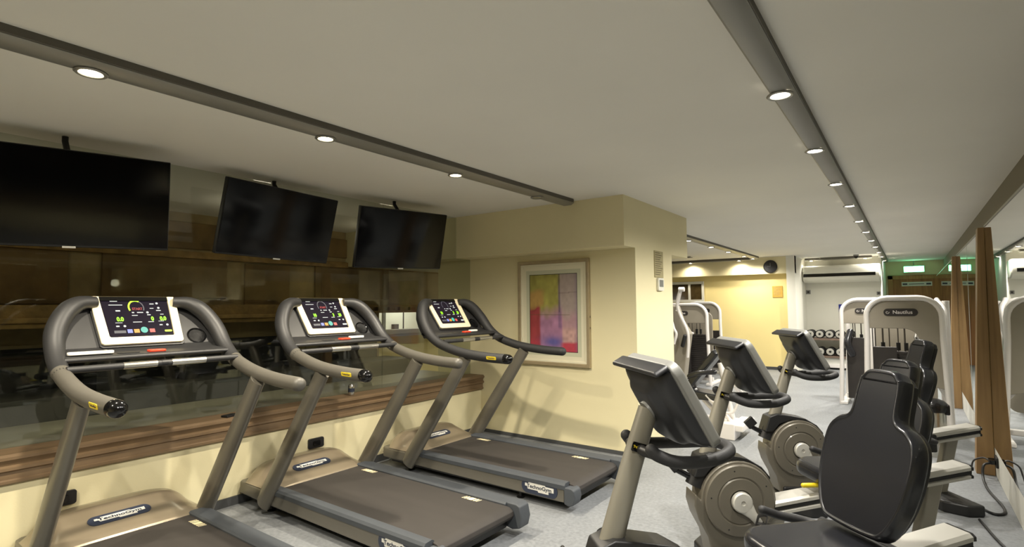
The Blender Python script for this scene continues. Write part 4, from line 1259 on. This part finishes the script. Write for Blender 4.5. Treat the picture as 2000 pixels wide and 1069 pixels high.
# incline press bench machine near the pillar corner
ib = empty('incline_bench', (-1.72, 6.1, 0), 0, 'white framed incline bench with a black back pad beyond the pillar', 'bench machine')
Mp = frame_M((-.16, 0, .66), (.62, 0, .78), (0, 1, 0))
MB().prism(rrect(-.36, -.13, .30, .13, .05), -.035, .045, 'z', Mp).build('back_pad', M_vinyl, ib, bevel=.025, seg=4)
MB().prism([(-.30, .36), (.10, .36), (.14, .42), (-.30, .46)], -.14, .14, 'y').build('seat_pad', M_vinyl, ib, bevel=.02, seg=4)
MB().tube([(.02, 0, .76), (.16, 0, .08)], .028, 12).tube([(-.26, 0, .45), (.06, 0, .12)], .026, 12).tube([(-.1, -.12, .42), (.22, -.12, .10)], .022, 12).build('support_frame', M_mwhite, ib)
ir = MB().box(-.34, -.26, .0, .22, -.02, .17).box(-.30, .14, .0, .16, .30, .13).box(.16, -.24, .09, .30, .26, .16)
irb = ir.build('base_frame', M_mwhite, ib, bevel=.012)
text('base_lettering', 'EVO', .10, M_stack, irb, frame_M((-.02, -.262, .09), (1, 0, 0), (0, 0, 1)), bold=.001)
MB().tube(catmull([(-.02, -.14, .36), (.06, -.16, .27), (.18, -.16, .27), (.24, -.14, .38)], 6), .014, 10).build('range_arc', M_mwhite, ib)
MB().tube([(.10, -.05, .60), (.30, -.10, .60)], .022, 12, round_end=True).tube([(.14, .1, .66), (.20, .28, .66)], .022, 12, round_end=True).build('hand_grip', M_black, ib)
MB().tube([(.18, -.06, .55), (.20, .2, .40)], .026, 12).build('press_lever', M_mwhite, ib)
MB().tube(catmull([(-.25, -.2, .62), (-.15, -.22, .66), (.02, -.2, .68)], 5), .025, 12, round_end=True).build('arm_rest', M_vinyl, ib)

# rubbish bin
bn = empty('pedal_bin', (.125, 6.35, 0), 0, 'round steel bin lined with a black bag beyond the bikes', 'bin')
MB().lathe([(.098, 0), (.10, .01), (.10, .44), (.002, .44)], 32).build('bin_body', M_steel, bn)
MB().lathe([(.102, .40), (.112, .405), (.118, .44), (.112, .475), (.09, .50), (.05, .515), (.002, .52)], 26).build('bag_lining', M_bag, bn)
MB().box(.09, -.05, .38, .125, .03, .47).build('bag_tail', M_bag, bn, bevel=.01)

# ================================================================== DUMBBELLS
rk = empty('dumbbell_rack', (-1.36, 13.45, 0), 0, 'low two shelf dumbbell rack against the white wall', 'dumbbell rack')
MB().box(-.53, -.22, .615, .53, .22, .655).build('shelf', M_dwood, rk, bevel=.005)
MB().box(-.53, -.22, .245, .53, .22, .285).build('shelf', M_dwood, rk, bevel=.005)
MB().box(-.53, -.18, 0, -.512, .2, .614).box(.512, -.18, 0, .53, .2, .614).box(-.48, -.2, .04, .48, -.15, .12).build('rack_frame', M_mwhite, rk, bevel=.006)
MB().box(-.48, -.17, .12, .48, -.15, .24).build('kick_panel', M_skirt, rk)


def make_dumbbell():
    r = empty('dumbbell', (0, 0, 0), 0, 'x', 'dumbbell', 'dumbbells on the rack')
    Rx = Matrix.Rotation(PI / 2, 4, 'X')
    for s in (-1, 1):
        hd = MB().lathe([(.080, 0), (.088, .010), (.088, .07), (.080, .08)], 28, Matrix.Translation((0, s * .13, .088)) @ Rx @ Matrix.Translation((0, 0, -.04))).build('head', M_black, r)
        Mf = Matrix.Translation((0, s * .13 + s * .041, .088)) @ (Matrix.Rotation(PI / 2, 4, 'X') if s < 0 else Matrix.Rotation(-PI / 2, 4, 'X'))
        MB().lathe([(.070, -.002), (.070, .004), (.058, .007), (.03, .004), (.002, .003)], 24, Mf).build('face_plate', M_dgrey, hd)
        MB().lathe([(.024, .003), (.024, .011), (.002, .013)], 16, Mf).build('centre_cap', M_black, hd)
    MB().tube([(0, -.09, .088), (0, .09, .088)], .016, 12).build('handle', M_steel, r)
    return r


db = make_dumbbell()
DN = ['leftmost', 'second from the left', 'third from the left', 'fourth from the left', 'rightmost']
i = 0
for row, z in enumerate((.655, .285)):
    for k in range(5):
        o = db if i == 0 else copy_tree(db)
        i += 1
        o.location = (-1.78 + k * .183, 13.45, z + .0005)
        o['label'] = 'round headed dumbbell on the %s shelf of the rack, %s' % (('upper', 'lower')[row], DN[k])

# ================================================================== FAR WALL ITEMS
dr = empty('door_1', (.12, 15.998, 0)); dr['kind'] = 'structure'
MB().box(-.54, -.05, 0, -.44, 0, 2.06).box(.44, -.05, 0, .52, 0, 2.06).box(-.54, -.05, 1.97, .52, 0, 2.06).build('door_frame', M_doorframe, dr, bevel=.004)
dl = MB().box(-.44, -.02, .0, .44, 0, 1.97).build('door_leaf', M_doorwood, dr)
pb = MB().box(-.27, -.03, 1.80, .31, -.021, 1.90).build('door_sign', M_badgew, dr)
MB().box(-.25, -.032, 1.83, -.16, -.0305, 1.87).box(.20, -.032, 1.83, .29, -.0305, 1.87).box(-.13, -.032, 1.843, .16, -.0305, 1.857).build('sign_marks', M_badge, pb)
MB().tube([(.38, -.06, .95), (.38, -.06, 1.15)], .012, 10).build('door_handle', M_steel, dr)

ex = empty('exit_sign', (.10, 15.90, 2.20), 0, 'glowing green exit sign above the wooden door', 'exit sign')
MB().box(-.20, -.03, -.075, .20, .03, .075).build('housing', M_acwhite, ex, bevel=.004)
MB().box(-.19, -.036, -.065, .19, -.031, .065).build('lit_panel', M_exit, ex)
q = MB().prism([(.02, -.05), (.16, -.05), (.16, .05), (.02, .05)], -.038, -.0365, 'y')
q.prism([(-.12, -.012), (-.06, -.012), (-.06, -.032), (-.02, 0), (-.06, .032), (-.06, .012), (-.12, .012)], -.038, -.0365, 'y')
q.build('pictogram', M_exitw, ex)
MB().tube([(0, 0, .075), (0, 0, .2)], .01, 8).build('hanger', M_steel, ex)

ac = empty('air_conditioner', (-1.19, 13.55, 1.86), 0, 'long white ceiling air conditioner with a black outlet slot', 'air conditioner')
MB().prism([(-.25, .10), (-.25, .27), (-.19, .36), (.24, .36), (.24, 0), (-.10, 0), (-.22, .05)], -.70, .72, 'x').build('casing', M_acwhite, ac, bevel=.03, seg=4)
MB().prism([(-.256, .118), (-.256, .185), (-.248, .185), (-.248, .118)], -.68, .64, 'x').build('outlet_slot', M_gloss, ac)

ck = empty('wall_clock', (-2.36, 12.439, 2.19), 0, 'round black clock on the bulkhead above the yellow wall', 'clock')
MB().lathe([(.135, 0), (.138, .02), (.128, .034), (.120, .026), (.002, .026)], 40, Matrix.Rotation(PI / 2, 4, 'X')).build('clock_case', M_black, ck)
MB().box(-.004, -.032, 0, .004, -.028, .08).box(-.06, -.032, -.004, .0, -.028, .004, Matrix.Rotation(.2, 4, 'Y')).build('clock_hand', M_bcgrey, ck)

nt_ = empty('framed_notice', (-2.27, 12.598, 1.66), 0, 'ochre framed notice on the yellow wall below the clock', 'notice')
MB().box(-.10, -.014, -.12, .10, 0, .12).build('frame', M_ochre, nt_, bevel=.003)
l_ = MB()
for k in range(7):
    l_.box(-.075, -.016, .09 - k * .027, .075 - .02 * (k % 3), -.0145, .096 - k * .027)
l_.build('printed_lines', M_paper, nt_)

wp = empty('window_5', (-4.15, 12.598, 1.69)); wp['kind'] = 'structure'
MB().ring([(-.50, -.24), (.34, -.24), (.34, .24), (-.50, .24)], [(-.44, -.18), (.29, -.18), (.29, .18), (-.44, .18)], -.03, 0, 'y').box(-.02, -.03, -.18, .03, 0, .18).build('window_frame', M_white, wp)
MB().box(-.44, -.012, -.18, .29, -.004, .18).build('window_pane', M_darkpane, wp)

bs = empty('blue_sign', (-1.18, 13.798, 1.27), 0, 'small blue sign on the white wall above the dumbbells', 'sign')
MB().box(-.09, -.008, -.11, .09, 0, .11).build('board', M_bluesign, bs)
MB().box(-.06, -.010, .02, .05, -.0085, .035).box(-.06, -.010, -.03, .03, -.0085, -.018).build('printed_lines', M_bcgrey, bs)

for nm, x, z, s_, lb in (('wall_switch', -1.85, 1.66, .045, 'small square switch plate at the left of the white wall'), ('wall_switch', -.53, 1.61, .035, 'small dark switch plate at the right end of the white wall')):
    e_ = empty(nm, (x, 13.798, z), 0, lb, 'switch', 'switch plates on the white wall')
    MB().box(-s_, -.012, -s_, s_, 0, s_).build('plate', M_bcgrey, e_, bevel=.003)
    MB().box(-s_ * .45, -.018, -s_ * .5, s_ * .45, -.0125, s_ * .5).build('rocker', M_stack, e_, bevel=.002)
dc = empty('dome_camera', (-.86, 13.1, H), 0, 'small dark dome camera on the ceiling above the white wall', 'camera')
MB().lathe([(.05, 0), (.05, -.02), (.04, -.03)], 20).build('mount', M_bcgrey, dc)
MB().lathe([(.042, -.03), (.04, -.055), (.02, -.075), (.002, -.08)], 20).build('dome', M_gloss, dc)
vt = empty('ceiling_vent', (-3.9, 11.2, H - .001), 0, 'thin ceiling vent beyond the beam near the yellow wall', 'vent')
MB().box(-.3, -.12, -.015, .3, .12, 0).build('frame', M_skirt, vt, bevel=.003)
s_ = MB()
for k in range(6):
    s_.box(-.27, -.10 + k * .035, -.020, .27, -.085 + k * .035, -.0155)
s_.build('slat', M_trackdark, vt)

bpy.context.view_layer.update()
